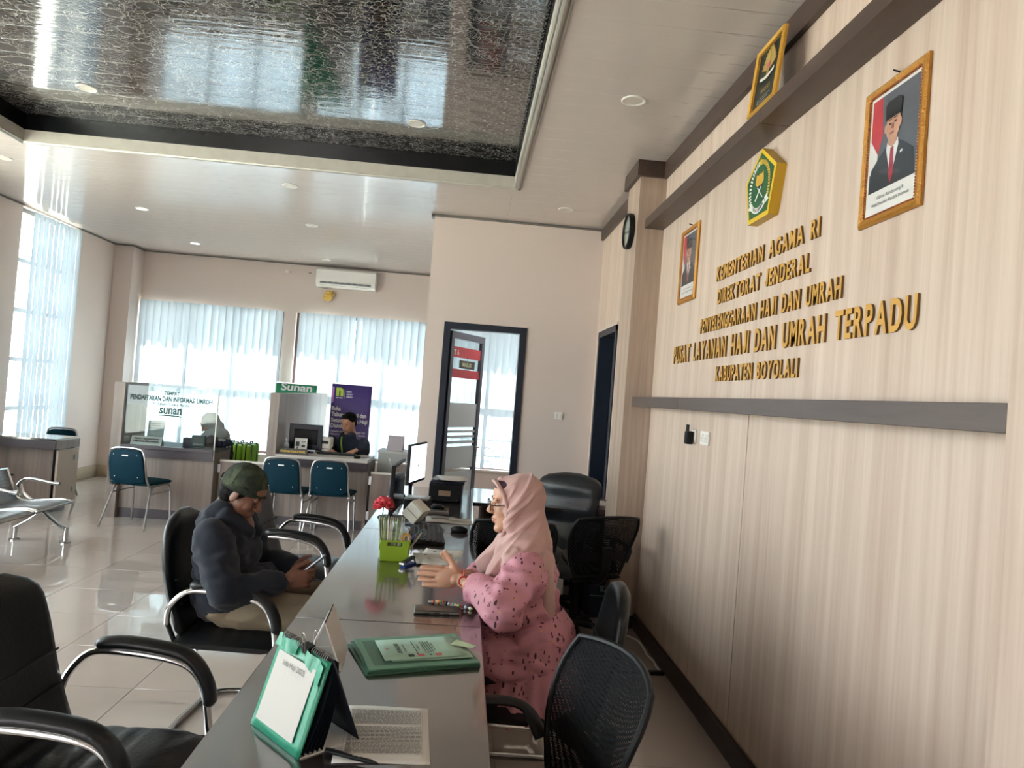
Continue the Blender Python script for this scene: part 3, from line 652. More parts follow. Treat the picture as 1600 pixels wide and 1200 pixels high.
# ------------------------------------------------------------------ desks and counters
def build_main_desk():
    labs = ['long dark brown service desk section nearest the camera, under the green calendar sign', 'middle section of the long dark brown service desk, under the green basket', 'far section of the long dark brown service desk, under the printer']
    x0, x1 = -.535, .122
    for (y0, y1), lab in zip(((.85, 2.605), (2.607, 4.30), (4.302, 6.30)), labs):
        c = ((x0 + x1) / 2, (y0 + y1) / 2, 0); t = thing('service_desk', lab, 'desk', c, 0, 'sections of the long service desk'); X = TX(-c[0], -c[1], 0)
        MB(X).box((c[0], c[1], .735), (x1 - x0, y1 - y0, .03), None, .003).obj('desk_top', M['desk_top'], t)
        MB(X).b2((x0 + .012, y0 + .01, .60), (x0 + .03, y1 - .01, .72)).obj('apron', M['apron'], t)
        MB(X).b2((x0 + .06, y0 + .02, .10), (x0 + .078, y1 - .02, .72)).obj('front_panel', M['wood_counter'], t)
        MB(X).b2((x0 + .055, y0 + .02, 0), (x0 + .08, y1 - .02, .10)).obj('plinth', M['apron'], t)
        for y in (y0 + .012, y1 - .03): MB(X).b2((x0 + .03, y, 0), (x1 - .06, y + .018, .72)).obj('side_panel', M['wood_counter'], t)
    t = thing('return_desk', 'dark return desk turning right at the far end of the long service desk', 'desk', (.49, 6.03, 0)); X = TX(-.49, -6.03, 0)
    MB(X).box((.49, 6.03, .735), (.732, .84, .03), None, .003).obj('desk_top', M['desk_top'], t)
    for x in (.2, .82): MB(X).b2((x, 5.7, 0), (x + .018, 6.4, .72)).obj('side_panel', M['wood_counter'], t)
    MB(X).b2((.22, 6.38, .1), (.82, 6.40, .72)).obj('back_panel', M['wood_counter'], t)
    # shelf unit by the column
    t = thing('shelf_unit', 'low dark open shelf unit in the corner beside the wood column', 'shelf', (1.11, 5.95, 0)); X = TX(-1.11, -5.95, 0)
    dk = mat('very_dark_laminate', '#241e1c', .4)
    MB(X).b2((.95, 5.56, .73), (1.285, 6.24, .765)).obj('top', M['brown_lam'], t)
    for y in (5.57, 5.9, 6.21): MB(X).b2((.97, y, 0), (1.28, y + .02, .73)).obj('side_panel', dk, t)
    for z in (.36, .60): MB(X).b2((.97, 5.59, z), (1.26, 6.21, z + .02)).obj('shelf', dk, t)
    MB(X).b2((1.262, 5.59, .03), (1.28, 6.21, .73)).obj('back_panel', dk, t)
    p = MB(); p.box((0, 0, .002), (.21, .29, .004)).box((.01, .01, .006), (.21, .29, .003), (0, 0, .15))
    o = p.obj('paper_stack', M['paper']); o.location = (1.14, 5.85, .766); tag(o, 'white papers lying on the low dark shelf unit by the column', 'paper')
    t = thing('carton', 'dark blue printed carton on the floor under the shelf unit corner', 'box', (1.13, 5.42, 0), 4)
    MB().box((0, 0, .15), (.22, .18, .30), None, .006).obj('box_body', mat('navy_carton', '#1c2740', .6), t)
    q = MB(); text(q, 'IDU', TX(0.02, -.092, .2) @ Matrix.Rotation(PI / 2, 4, 'X'), .055, .003, .001, 1, 'C'); text(q, 'SM', TX(.04, -.092, .11) @ Matrix.Rotation(PI / 2, 4, 'X'), .03, 0, .001, 1, 'C'); q.box((0, -.0915, .165), (.2, .001, .004)); q.obj('print', mat('pale_blue_print', '#9db0c8', .6), t)
build_main_desk()

def build_counters():
    # counter with the glass screen
    t = thing('service_counter', 'wood-fronted counter with the lettered glass screen and tall side panel', 'counter', (-3.1, 7.95, 0)); X = TX(3.1, -7.95, 0)
    MB(X).box((-3.095, 8.19, .757), (.95, .62, .036), None, .003).obj('counter_top', M['apron'], t)
    MB(X).b2((-3.57, 7.90, .655), (-2.62, 7.925, .739)).obj('apron', M['apron'], t)
    MB(X).b2((-3.57, 7.945, .10), (-2.62, 7.965, .655)).obj('front_panel', M['wood_counter'], t)
    MB(X).b2((-3.57, 7.95, 0), (-2.62, 7.97, .10)).obj('plinth', M['apron'], t)
    MB(X).b2((-3.68, 7.88, 0), (-3.572, 8.45, 1.425)).obj('side_panel', M['wood_counter'], t)
    MB(X).b2((-2.64, 7.95, 0), (-2.615, 8.45, .739)).obj('end_panel', M['wood_counter'], t)
    gl = MB(X).b2((-3.571, 7.914, .776), (-2.62, 7.922, 1.405)).obj('glass_screen', M['glass_g'], t)
    gm = mat('dark_green_vinyl', '#12382f', .6); W = frame((-3.1 + 3.1, 7.911 - 7.95, 0), (1, 0, 0), (0, 0, 1)); q = MB()
    for s, z, h, b, wd in (('TEMPAT', 1.325, .052, .002, .16), ('PENDAFTARAN DAN INFORMASI UMROH', 1.258, .070, .0028, .85), ('PT. SUNAN TOUR & TRAVEL', 1.212, .036, .001, .38), ('sunan', 1.125, .13, .004, .23)):
        text(q, s, W @ TX(.0, z, 0), h, b, .001, 1, 'C', 0, wd)
    q.prism([(-.12, 1.098), (-.095, 1.112), (.09, 1.112), (.115, 1.09), (.09, 1.10), (-.09, 1.10)], 0, .001, W)
    q.obj('glass_lettering', gm, gl)
    MB(X).b2((-2.622, 7.91, .66), (-2.612, 7.927, 1.405)).obj('glass_edge_strip', M['silver_trim'], t)
    # second counter
    t = thing('service_counter', 'wood-fronted counter where the dark-haired clerk sits, with tall left panel', 'counter', (-1.5, 8.03, 0)); X = TX(1.5, -8.03, 0)
    MB(X).box((-1.495, 8.29, .757), (.99, .62, .036), None, .003).obj('counter_top', mat('pale_counter_top', '#b9b3ad', .35), t)
    MB(X).b2((-1.99, 7.98, .655), (-1.0, 8.005, .739)).obj('apron', M['apron'], t)
    MB(X).b2((-1.99, 8.035, .10), (-1.0, 8.055, .655)).obj('front_panel', M['wood_counter'], t)
    MB(X).b2((-1.99, 8.04, 0), (-1.0, 8.06, .10)).obj('plinth', M['apron'], t)
    MB(X).b2((-2.09, 7.98, 0), (-1.992, 10.7, 1.43)).obj('side_panel', M['wood_counter'], t)
    MB(X).b2((-1.02, 8.04, 0), (-.985, 8.6, .739)).obj('end_panel', M['wood_counter'], t)
    for (x0, x1, h, lab, n) in ((-2.608, -2.094, .665, 'low wooden swing gate between the two back counters', 'gate_panel'), (-.98, -.46, .645, 'low wooden swing gate between the right back counter and the cream partition', 'gate_panel')):
        t = thing('swing_gate', lab, 'gate', ((x0 + x1) / 2, 8.07, 0)); X = TX(-(x0 + x1) / 2, -8.07, 0)
        MB(X).b2((x0 + .02, 8.05, .02), (x1 - .01, 8.09, h - .02)).obj('gate_panel', M['wood_counter'], t)
        MB(X).b2((x0 + .02, 8.045, h - .02), (x1 - .01, 8.095, h)).obj('gate_cap', M['offwhite'], t)
        for z in (.12, h - .14): MB(X).b2((x0, 8.042, z), (x0 + .03, 8.05, z + .09)).obj('hinge', M['steel'], t)
        for z in (.05,): MB(X).b2((x1 - .03, 8.05, 0), (x1 - .012, 8.09, .02)).obj('foot', M['black'], t)
    t = thing('box_file', 'grey storage box standing behind the low gate right of the back counter', 'box', (-.73, 8.45, 0)); X = TX(.73, -8.45, 0)
    MB(X).b2((-.92, 8.25, 0), (-.56, 8.65, .845)).obj('box_body', mat('grey_board', '#8b8d8a', .6), t)
    MB(X).b2((-.93, 8.24, .845), (-.55, 8.66, .868)).obj('lid', mat('grey_board_lid', '#9b9c99', .5), t)
    t = thing('easel_calendar', 'grey tilted calendar stand on the storage box near the partition', 'calendar', (-.75, 8.4, .869)); 
    MB().prism([(-.09, 0), (.06, .165), (.075, .165), (-.07, 0)], -.09, .09, frame((0, 0, 0), (0, 1, 0), (0, 0, 1))).obj('front_board', mat('mauve_grey_card', '#9a9298', .7), t)
    MB().prism([(.075, .165), (.13, 0), (.115, 0), (.062, .165)], -.09, .09, frame((0, 0, 0), (0, 1, 0), (0, 0, 1))).obj('rear_board', M['apron'], t)
    # left desk
    t = thing('side_desk', 'dark-topped desk by the left window with a loose end door', 'desk', (-4.67, 8.03, 0)); X = TX(4.67, -8.03, 0)
    MB(X).b2((-5.18, 7.79, .765), (-4.18, 8.27, .785)).obj('desk_top', M['desk_top'], t)
    MB(X).b2((-5.18, 7.79, .675), (-4.181, 7.815, .765)).obj('apron', M['apron'], t)
    MB(X).b2((-4.20, 7.815, .675), (-4.181, 8.27, .765)).obj('end_apron', M['wood_counter'], t)
    MB(X).b2((-5.16, 7.90, .08), (-4.25, 7.92, .675)).obj('front_panel', M['wood_counter'], t)
    MB(X).b2((-5.16, 7.905, 0), (-4.25, 8.2, .08)).obj('plinth', M['apron'], t)
    MB(X).b2((-4.27, 7.9, .08), (-4.25, 8.2, .675)).obj('end_panel', M['apron'], t)
    dr = MB(X).b2((-4.20, 7.86, .10), (-4.178, 8.26, .665)).obj('cabinet_door', mat('pale_pink_laminate', '#b9a89a', .4), t)
    for z in (.20, .54): MB(X).b2((-4.177, 8.17, z), (-4.17, 8.25, z + .05)).obj('hinge', M['steel'], dr)
build_counters()
# ------------------------------------------------------------------ chairs
def smooth_path(P, n=6):
    """Catmull-Rom through the points"""
    P = [Vector(p) for p in P]; o = []
    for i in range(len(P) - 1):
        a, b, c, d = P[max(i - 1, 0)], P[i], P[i + 1], P[min(i + 2, len(P) - 1)]
        for k in range(n):
            t = k / n; o.append(.5 * ((2 * b) + (c - a) * t + (2 * a - 5 * b + 4 * c - d) * t * t + (3 * b - a - 3 * c + d) * t ** 3))
    o.append(P[-1]); return o

def make_armchair():
    """black padded visitor chair on a chrome sled frame, faces +x"""
    t = thing('visitor_chair', 'x', 'chair')
    s = MB(); rings = []
    for j in range(13):                                     # cushion: slices across the width
        v = -1 + 2 * j / 12; y = .25 * v; e = 1 - abs(v) ** 6; up = []; lo = []
        for i in range(29):
            x = -.27 + .48 * i / 28; rib = .010 * abs(math.sin((x + .27) * PI / .075)) if x < .03 else .010
            fr = max(0, (x - .11) / .10); z = .452 + rib * e + .012 * (1 - v * v) - .05 * fr * fr
            up.append((x, y, .40 + (z - .40) * (0.35 + .65 * e))); lo.append((x, y * .98, .395 + .02 * fr))
        rings.append(up + lo[::-1])
    s.ring_loft(rings); s.obj('seat', M['leather'], t, angle=60)
    b = MB(); rings = []
    for i in range(17):
        u = i / 16; z = .43 + .52 * u; x = -.24 - .11 * u - .05 * math.sin(u * PI) * 0.6
        w = .245 * (1 - .35 * max(0, (u - .45) / .55) ** 2.2) * (1 if u < .97 else .9); th = .034 * (1 if 0 < i < 16 else .45)
        if u > .8: w *= math.sqrt(max(.12, 1 - ((u - .8) / .205) ** 2.4))
        if i == 0: w *= .9
        n = 22; rr = []
        for k in range(n):
            a = 2 * PI * k / n; cy, cx = math.cos(a), math.sin(a)
            yy = w * math.copysign(abs(cy) ** .8, cy); bow = -.03 * (1 - (yy / .25) ** 2)
            rr.append((x + bow + th * math.copysign(abs(cx) ** .7, cx), yy, z))
        rings.append(rr)
    b.ring_loft(rings); bo = b.obj('backrest', M['leather'], t, angle=60)
    for z in (.56, .66): 
        sm = MB(); u = (z - .43) / .52; xx = -.24 - .11 * u - .03 * math.sin(u * PI) + .033
        sm.tube([(xx - .03 * (1 - (q / .25) ** 2), q, z + .02 * (q / .25) ** 2) for q in [-.22 + .044 * k for k in range(11)]], .004, 6); sm.obj('stitched_seam', M['black'], bo)
    for sd in (-1, 1):
        y = .275 * sd
        fr = MB(); path = smooth_path([(-.30, y * .93, .50), (-.285, y, .575), (-.22, y, .645), (-.12, y, .655), (.05, y, .638), (.125, y, .60), (.165, y, .52), (.185, y, .40)], 5)
        fr.tube(path, .0125, 10); path2 = smooth_path([(.185, y, .40), (.20, y, .20), (.205, y, .06), (.18, y, .0135), (.11, y, .0135), (-.15, y, .0135), (-.24, y * .9, .0135), (-.28, y * .65, .0135), (-.285, 0, .0135)], 5)
        fr.tube(path2, .0125, 10); fr.obj('chrome_frame', M['chrome'], t)
        pd = MB(); pth = smooth_path([(-.20, y, .676), (-.10, y, .686), (.05, y, .670), (.120, y, .638), (.168, y, .565), (.180, y, .50)], 4); k = len(pth)
        pd.tube(pth, [.029 * (0.55 if i in (0, k - 1) else 1) for i in range(k)], 12, 0, 1.05, .75, False, (0.3, 0, 1)); pd.obj('arm_pad', M['leather'], t, angle=70)
    MB().tube([(.175, -.275, .385), (.175, .275, .385)], .011, 8).obj('cross_rail', M['chrome'], t); MB().tube([(-.18, -.24, .385), (-.18, .24, .385)], .011, 8).obj('cross_rail', M['chrome'], t)
    for sd in (-1, 1): MB().tube([(-.30, .25 * sd, .50), (-.27, .22 * sd, .40), (-.2, .2 * sd, .39)], .011, 8).obj('back_bracket', M['black'], t)
    return t
def chairs_black():
    p = make_armchair(); g = 'black padded visitor chairs'
    place(p, 1, (-.94, 2.17, 0), -2, 'empty black padded armchair with chrome arms in front of the near desk end', g)
    place(p, 0, (-.88, 3.44, 0), -4, 'black padded chrome-armed chair the man in the cap sits on', g)
    place(p, 0, (-.89, 4.62, 0), -3, 'empty black padded armchair behind the man in the cap', g)
    # the armless visitor chair under the woman
    w = copy_tree(p); w.scale = (.95, 1, .9); w.location = (.34, 2.96, 0); w.rotation_euler = (0, 0, R(176)); w['label'] = 'black padded visitor chair the woman in pink sits on'
    for c in list(w.children):
        if c.name.startswith(('arm_pad', 'chrome_frame', 'back_bracket')): bpy.data.objects.remove(c)
    for sd in (-1, 1):
        y = .23 * sd; f = MB(); f.tube(smooth_path([(.2, y, .385), (.25, y, .36), (.265, y, .2), (.265, y, .05), (.24, y, .0125), (.1, y, .0125), (-.2, y, .0125), (-.265, y * .8, .0125), (-.28, 0, .0125)], 5), .0115, 8)
        f.tube([(.2, y, .385), (-.2, y, .385), (-.27, y, .42), (-.33, y * .9, .62)], .011, 8); f.obj('chrome_frame', M['chrome'], w)
chairs_black()

def make_banquet():
    """teal stacking chair, faces +y"""
    t = thing('banquet_chair', 'x', 'chair')
    s = MB(); rings = []
    for i in range(11):
        u = i / 10; y = -.20 + .42 * u; w = .205 + .015 * u; h = .024 * (1 if 0 < i < 10 else .4)
        rings.append(ring_se((0, y, .442 - .004 * u), (1, 0, 0), (0, 0, 1), w * (1 if 0 < i < 10 else .94), h, 24, 3.2))
    s.ring_loft(rings); s.obj('seat', M['teal'], t, angle=60)
    tilt = .17
    def bp(x, h): return Vector((x, -.205 - tilt * h - .02 * math.sin(h / .42 * PI), .44 + h))
    ol = [(-.175, .03), (-.18, .06), (-.178, .2), (-.172, .26), (-.155, .315), (-.12, .337), (0, .345), (.12, .337), (.155, .315), (.172, .26), (.178, .2), (.18, .06), (.175, .03), (.1, .012), (0, -.01), (-.1, .012)]
    b = MB(); ce = bp(0, .17); 
    for off, mi in ((.018, 0), (-.018, 1)):
        q = [bp(x, h) + Vector((0, off, 0)) for x, h in ol]; q2 = [bp(x * .88, .17 + (h - .17) * .88) + Vector((0, off * 1.5, 0)) for x, h in ol]; n = len(q)
        b._add(q + q2, [(i, (i + 1) % n, n + (i + 1) % n, n + i) for i in range(n)] + [tuple(range(n, 2 * n))], mi, True)
    q = [bp(x, h) + Vector((0, .018, 0)) for x, h in ol] + [bp(x, h) - Vector((0, .018, 0)) for x, h in ol]; n = len(ol)
    b._add(q, [(i, (i + 1) % n, n + (i + 1) % n, n + i) for i in range(n)], 1, True)
    bo = b.obj('backrest', [M['teal'], M['teal_back']], t, angle=35)
    MB().box(bp(0, .285) - Vector((0, .030, 0)), (.06, .006, .012), (-tilt, 0, 0)).obj('handle_slot', M['white'], bo)
    MB().box(bp(0, .333) - Vector((0, .024, 0)), (.12, .01, .012), (-tilt, 0, 0), .003).obj('hand_grip', M['teal_back'], bo)
    sc = MB()
    for x in (-.12, .12):
        for h in (.07, .29): sc.ell(bp(x, h) - Vector((0, .028, 0)), (.006, .004, .006), None, 8, 6)
    sc.obj('screws', M['chrome'], bo)
    fr = MB(); pts = [(-.205, -.19, .42), (-.198, -.205, .46)] + [tuple(bp(x, h)) for x, h in ((-.192, .06), (-.19, .2), (-.182, .27), (-.162, .33), (-.12, .352), (0, .36), (.12, .352), (.162, .33), (.182, .27), (.19, .2), (.192, .06))] + [(.198, -.205, .46), (.205, -.19, .42)]
    fr.tube(smooth_path(pts, 3), .0105, 8); fr.obj('back_frame', M['steel'], t)
    for sd in (-1, 1):
        x = .195 * sd
        MB().tube(smooth_path([(x, .13, .415), (x, .185, .40), (x * 1.02, .205, .33), (x * 1.08, .225, 0.004)], 5), .0105, 8).obj('leg', M['steel'], t)
        MB().tube(smooth_path([(x, .06, .415), (x, -.09, .41), (x * 1.03, -.15, .34), (x * 1.22, -.27, .004)], 5), .0105, 8).obj('leg', M['steel'], t)
        MB().tube([(x * 1.02, .205, .345), (x * 1.03, -.15, .335)], .007, 6).obj('side_rail', M['steel'], t)
        MB().tube([(x, -.19, .42), (x, .13, .415)], .010, 8).obj('seat_rail', M['steel'], t)
    return t
def chairs_green():
    p = make_banquet(); g = 'teal banquet chairs'
    place(p, 1, (-3.21, 7.60, 0), -9, 'teal banquet chair facing the counter with the glass screen', g)
    place(p, 0, (-1.76, 7.70, 0), -4, 'teal banquet chair at the right back counter, the left one of two', g)
    place(p, 0, (-1.30, 7.73, 0), -1, 'teal banquet chair at the right back counter, the right one of two', g)
    place(p, 0, (-4.62, 7.30, 0), -8, 'teal banquet chair in front of the left desk, behind the metal bench', g)
    place(p, 0, (-4.80, 8.78, 0), 178, 'teal banquet chair behind the left desk by the window blind, only its top showing', g)
chairs_green()

def make_task_chair():
    """mesh office chair, faces +x"""
    t = thing('task_chair', 'x', 'chair')
    s = MB(); rings = []
    for i in range(11):
        u = i / 10; x = -.23 + .48 * u; w = .235 * (1 - .15 * (1 - u) ** 2); h = .032 * (1 if 0 < i < 10 else .4)
        rings.append(ring_se((x, 0, .455 - .03 * max(0, u - .75)), (0, 1, 0), (0, 0, 1), w, h, 22, 3))
    s.ring_loft(rings); s.obj('seat', mat('black_fabric', '#15171a', .85), t, angle=60)
    def bp(u, v):                                            # u: -1..1 across, v: 0..1 up
        z = .48 + .38 * v; w = (.17 + .08 * math.sin(min(1, v * 1.25) * PI / 2)) * (1 - .10 * max(0, (v - .75) / .25) ** 2)
        x = -.25 - .10 * v + .05 * math.sin(v * PI) * .6 - .055 * (1 - u * u) * (.4 + .6 * v)
        return Vector((x, u * w, z + .02 * (1 - u * u) * v))
    m = MB().sheet(lambda a, c: bp(2 * a - 1, c), 12, 14); m.obj('mesh_back', MATS.get('chair_mesh') or mesh_cloth('chair_mesh', '#111214', .30, 170), t)
    per = [bp(-1, v / 10) for v in range(11)] + [bp(-1 + 2 * k / 10, 1) for k in range(1, 10)] + [bp(1, 1 - v / 10) for v in range(11)] + [bp(1 - 2 * k / 10, 0) for k in range(1, 10)]
    MB().tube(per, .010, 8, closed=True).obj('back_frame', M['black'], t)
    MB().tube(smooth_path([(-.10, 0, .41), (-.26, 0, .43), (-.33, 0, .52), (-.36, 0, .68)], 5), .022, 8, 0, 1.6, .6).sheet(lambda a, c: bp((2 * a - 1) * .85, .25 + .16 * c) + Vector((-.012, 0, 0)), 8, 2).obj('back_spine', M['black'], t)
    for sd in (-1, 1):
        a = MB(); y = .265 * sd; a.tube(smooth_path([(-.06, y * .8, .42), (-.06, y, .44), (.0, y * 1.04, .55), (.0, y * 1.04, .64)], 5), .017, 8, 0, 1.3, .8); a.tube(smooth_path([(-.24, y * .8, .56), (-.20, y, .63), (-.1, y * 1.04, .655), (.06, y * 1.04, .655), (.16, y, .65)], 5), .020, 10, 0, 1.4, .6, False, (0, 0, 1)); a.obj('armrest', M['black'], t)
    MB().cyl((0, 0, .10), (0, 0, .42), .028).box((0, 0, .415), (.24, .2, .03), None, .01).obj('gas_post', M['black'], t)
    for k in range(5):
        a = 2 * PI * k / 5 + .3; e = Vector((.28 * math.cos(a), .28 * math.sin(a), .075)); q = MB().tube([(0, 0, .11), e * .6 + Vector((0, 0, .045)), e], [.026, .021, .015], 8); q.obj('base_arm', M['black'], t)
        w = MB(); f = Vector((e.x, e.y, .028)); n = Vector((-math.sin(a), math.cos(a), 0)); w.cyl(f - n * .022, f - n * .004, .028, n=14).cyl(f + n * .004, f + n * .022, .028, n=14).cyl((e.x, e.y, .03), (e.x, e.y, .08), .008); w.obj('caster', M['black'], t)
    return t
def chairs_task():
    p = make_task_chair(); g = 'black office chairs behind the long desk'
    place(p, 1, (.13, 1.93, 0), 194, 'black mesh-backed office chair beside the near end of the desk, behind the woman in pink', g)
    place(p, 0, (.84, 4.86, 0), 112, 'black mesh office chair with a loop arm standing in front of the leather executive chair', g)
    place(p, 0, (.36, 4.52, 0), 88, 'black office chair pushed against the desk in front of the woman, hidden behind her head', g)
    for c in p.children: pass
    t = thing('executive_chair', 'tall black leather executive chair near the wood column', 'chair', (.74, 5.42, 0), -118)
    b = MB(); rings = []
    for i in range(21):
        u = i / 20; z = .46 + .56 * u; x = -.22 - .12 * u - .02 * math.sin(u * 2 * PI)
        w = .25 * (1 - .05 * math.sin(u * PI * 2)) * (math.sqrt(max(.1, 1 - ((u - .82) / .185) ** 2.6)) if u > .82 else 1); th = .055 + .018 * math.sin(u * 3 * PI) ** 2
        if i in (0, 20): w *= .85; th *= .5
        rings.append([(x + c[0], c[1], z) for c in [(th * math.copysign(abs(math.sin(2 * PI * k / 24)) ** .75, math.sin(2 * PI * k / 24)), w * math.copysign(abs(math.cos(2 * PI * k / 24)) ** .75, math.cos(2 * PI * k / 24))) for k in range(24)]])
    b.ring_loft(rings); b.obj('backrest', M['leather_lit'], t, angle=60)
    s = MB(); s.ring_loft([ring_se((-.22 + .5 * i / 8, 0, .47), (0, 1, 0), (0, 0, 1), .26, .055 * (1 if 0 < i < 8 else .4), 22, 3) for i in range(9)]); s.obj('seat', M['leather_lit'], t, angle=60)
    for sd in (-1, 1): MB().tube(smooth_path([(-.22, .27 * sd, .62), (-.1, .29 * sd, .67), (.12, .29 * sd, .66), (.17, .28 * sd, .58), (.1, .25 * sd, .46)], 5), .026, 10).obj('armrest', M['leather'], t)
    MB().cyl((0, 0, .10), (0, 0, .43), .03).obj('gas_post', M['black'], t)
    for k in range(5):
        a = 2 * PI * k / 5; e = Vector((.29 * math.cos(a), .29 * math.sin(a), .075)); MB().tube([(0, 0, .11), e], [.028, .018], 8).obj('base_arm', M['black'], t)
        f = Vector((e.x, e.y, .028)); n = Vector((-math.sin(a), math.cos(a), 0)); MB().cyl(f - n * .022, f + n * .022, .028, n=14).cyl((e.x, e.y, .03), (e.x, e.y, .08), .008).obj('caster', M['black'], t)
chairs_task()
def far_chair():
    t = thing('armchair', 'dark chair with thin metal arms standing by the back window, near the partition', 'chair', (-.72, 9.75, 0), 200)
    MB().box((0, 0, .46), (.46, .46, .06), None, .02).obj('seat', M['black'], t)
    MB().box((-.27, 0, .78), (.035, .42, .55), (0, R(-14), 0), .012).obj('backrest', M['black'], t)
    for sd in (-1, 1): MB().tube(smooth_path([(-.26, .24 * sd, .004), (-.26, .24 * sd, .5), (-.24, .24 * sd, .68), (.16, .24 * sd, .70), (.24, .24 * sd, .66), (.25, .24 * sd, .4), (.25, .24 * sd, .004)], 4), .012, 8).obj('arm_frame', M['steel'], t)
far_chair()

def make_bench():
    t = thing('waiting_bench', 'perforated steel waiting bench with chrome arms by the left desk', 'bench', (-3.62, 6.75, 0)); t.scale = (1, 1, .88)
    pf = mesh_cloth('perforated_steel', '#8f9090', .36, 90); MATS['perforated_steel'].node_tree.nodes['Principled BSDF'].inputs['Metallic'].default_value = .9; MATS['perforated_steel'].node_tree.nodes['Principled BSDF'].inputs['Roughness'].default_value = .35
    prof = smooth_path([(-.34, 0, .70), (-.31, 0, .62), (-.25, 0, .46), (-.20, 0, .405), (-.10, 0, .40), (.10, 0, .425), (.20, 0, .425), (.235, 0, .405)], 4)
    for k in range(3):
        y0 = -.10 - .58 * k; y1 = y0 - .52; n = len(prof) - 1
        s = MB().sheet(lambda u, v: (prof[round(u * n)].x, y0 + (y1 - y0) * v, prof[round(u * n)].z), n, 3).obj('seat', pf, t, solid=.004)
        for y in (y0, y1): MB().tube([(p.x, y, p.z) for p in prof], .012, 8).obj('seat_rim', M['chrome'], s)
        for q in (prof[0], prof[-1]): MB().tube([(q.x, y0, q.z), (q.x, y1, q.z)], .012, 8).obj('seat_edge', M['chrome'], s)
    MB().box((0, -1.0, .33), (.075, 1.95, .05), None, .006).obj('beam', M['black'], t)
    for y in (-.12, -1.85):
        for sx in (-1, 1):
            MB().tube(smooth_path([(0, y, .33), (sx * .04, y, .27), (sx * .12, y, .20), (sx * .215, y, .13)], 5), .021, 10, 0, 1.3, .8).cyl((sx * .215, y, .02), (sx * .215, y, .15), .022, n=14).cyl((sx * .215, y, 0), (sx * .215, y, .012), .045, n=16).obj('leg', M['chrome'], t)
    for y in (-.06, -.66, -1.24):
        MB().tube(smooth_path([(-.235, y, .42), (-.26, y, .53), (-.20, y, .60), (-.12, y, .605), (.02, y, .580), (.08, y, .575)], 5), .016, 10).tube(smooth_path([(-.235, y, .55), (-.20, y, .46), (-.08, y, .37), (0, y, .34)], 4), .013, 8).cyl((.06, y, .575), (.095, y, .575), .02, n=14).obj('armrest', M['chrome'], t)
make_bench()
# ------------------------------------------------------------------ people
def tf(prims, m):
    o = []; m3 = m.to_3x3()
    for p in prims:
        if p[0] == 'e':
            r = Euler(p[3]).to_matrix() if len(p) > 3 and p[3] is not None else Matrix.Identity(3)
            o.append(('e', m @ Vector(p[1]), p[2], (m3 @ r).to_euler()))
        else: o.append(('c', m @ Vector(p[1]), m @ Vector(p[2])) + tuple(p[3:]))
    return o
def head_prims(f=1.0, neck=True):
    """faces +x, centred between the ears"""
    p = [('e', (-.018, 0, .030), (.094, .076, .086)), ('e', (.028, 0, -.022), (.058, .060, .088)), ('e', (.030, 0, -.072), (.050, .050, .042)), ('e', (.064, 0, -.102), (.020, .024, .018)),
         ('e', (.045, 0, .042), (.044, .060, .044)), ('c', (.080, -.040, .020), (.080, .040, .020), .011, .011), ('c', (.082, 0, .016), (.106, 0, -.026), .008, .0105),
         ('e', (.095, .012, -.031), (.012, .009, .008)), ('e', (.095, -.012, -.031), (.012, .009, .008)), ('e', (.054, .031, -.026), (.028, .024, .032)), ('e', (.054, -.031, -.026), (.028, .024, .032)),
         ('e', (.080, 0, -.058), (.013, .026, .008)), ('e', (.078, 0, -.071), (.013, .022, .009)),
         ('e', (-.004, .078, -.008), (.020, .009, .033), (0, .2, .35)), ('e', (-.004, -.078, -.008), (.020, .009, .033), (0, .2, -.35))]
    if neck: p += [('c', (-.022, 0, -.05), (-.045, 0, -.185), .055, .058)]
    return p
def face_parts(t, m, skin_lip, brow='#1a1512', glasses=False, down=False):
    ez = .002 if glasses or not down else -.002
    if not down:
        eye = MB(m); [eye.ell((.0745, s * .032, .002), (.0105, .0125, .0060), None, 12, 8) for s in (-1, 1)]; eye.obj('eyes', M['eye'], t)
    ir = MB(m); [ir.ell((.0815, s * .032, ez), (.005, .0065 if not down else .012, .0058 if not down else .0022), None, 10, 6) for s in (-1, 1)]; ir.obj('irises', M['ink'], t)
    bw = MB(m); [bw.tube([(.090, s * .016, .021), (.089, s * .034, .027), (.076, s * .052, .021)], [.003, .004, .002], 6) for s in (-1, 1)]; bw.obj('eyebrows', mat('dark_hair', brow, .7), t)
    lp = MB(m); lp.ell((.0850, 0, -.0585), (.0095, .0235, .0048), None, 14, 8).ell((.0830, 0, -.0695), (.0095, .020, .006), None, 14, 8); lp.obj('lips', mat('lips_' + skin_lip[1:], skin_lip, .45), t)
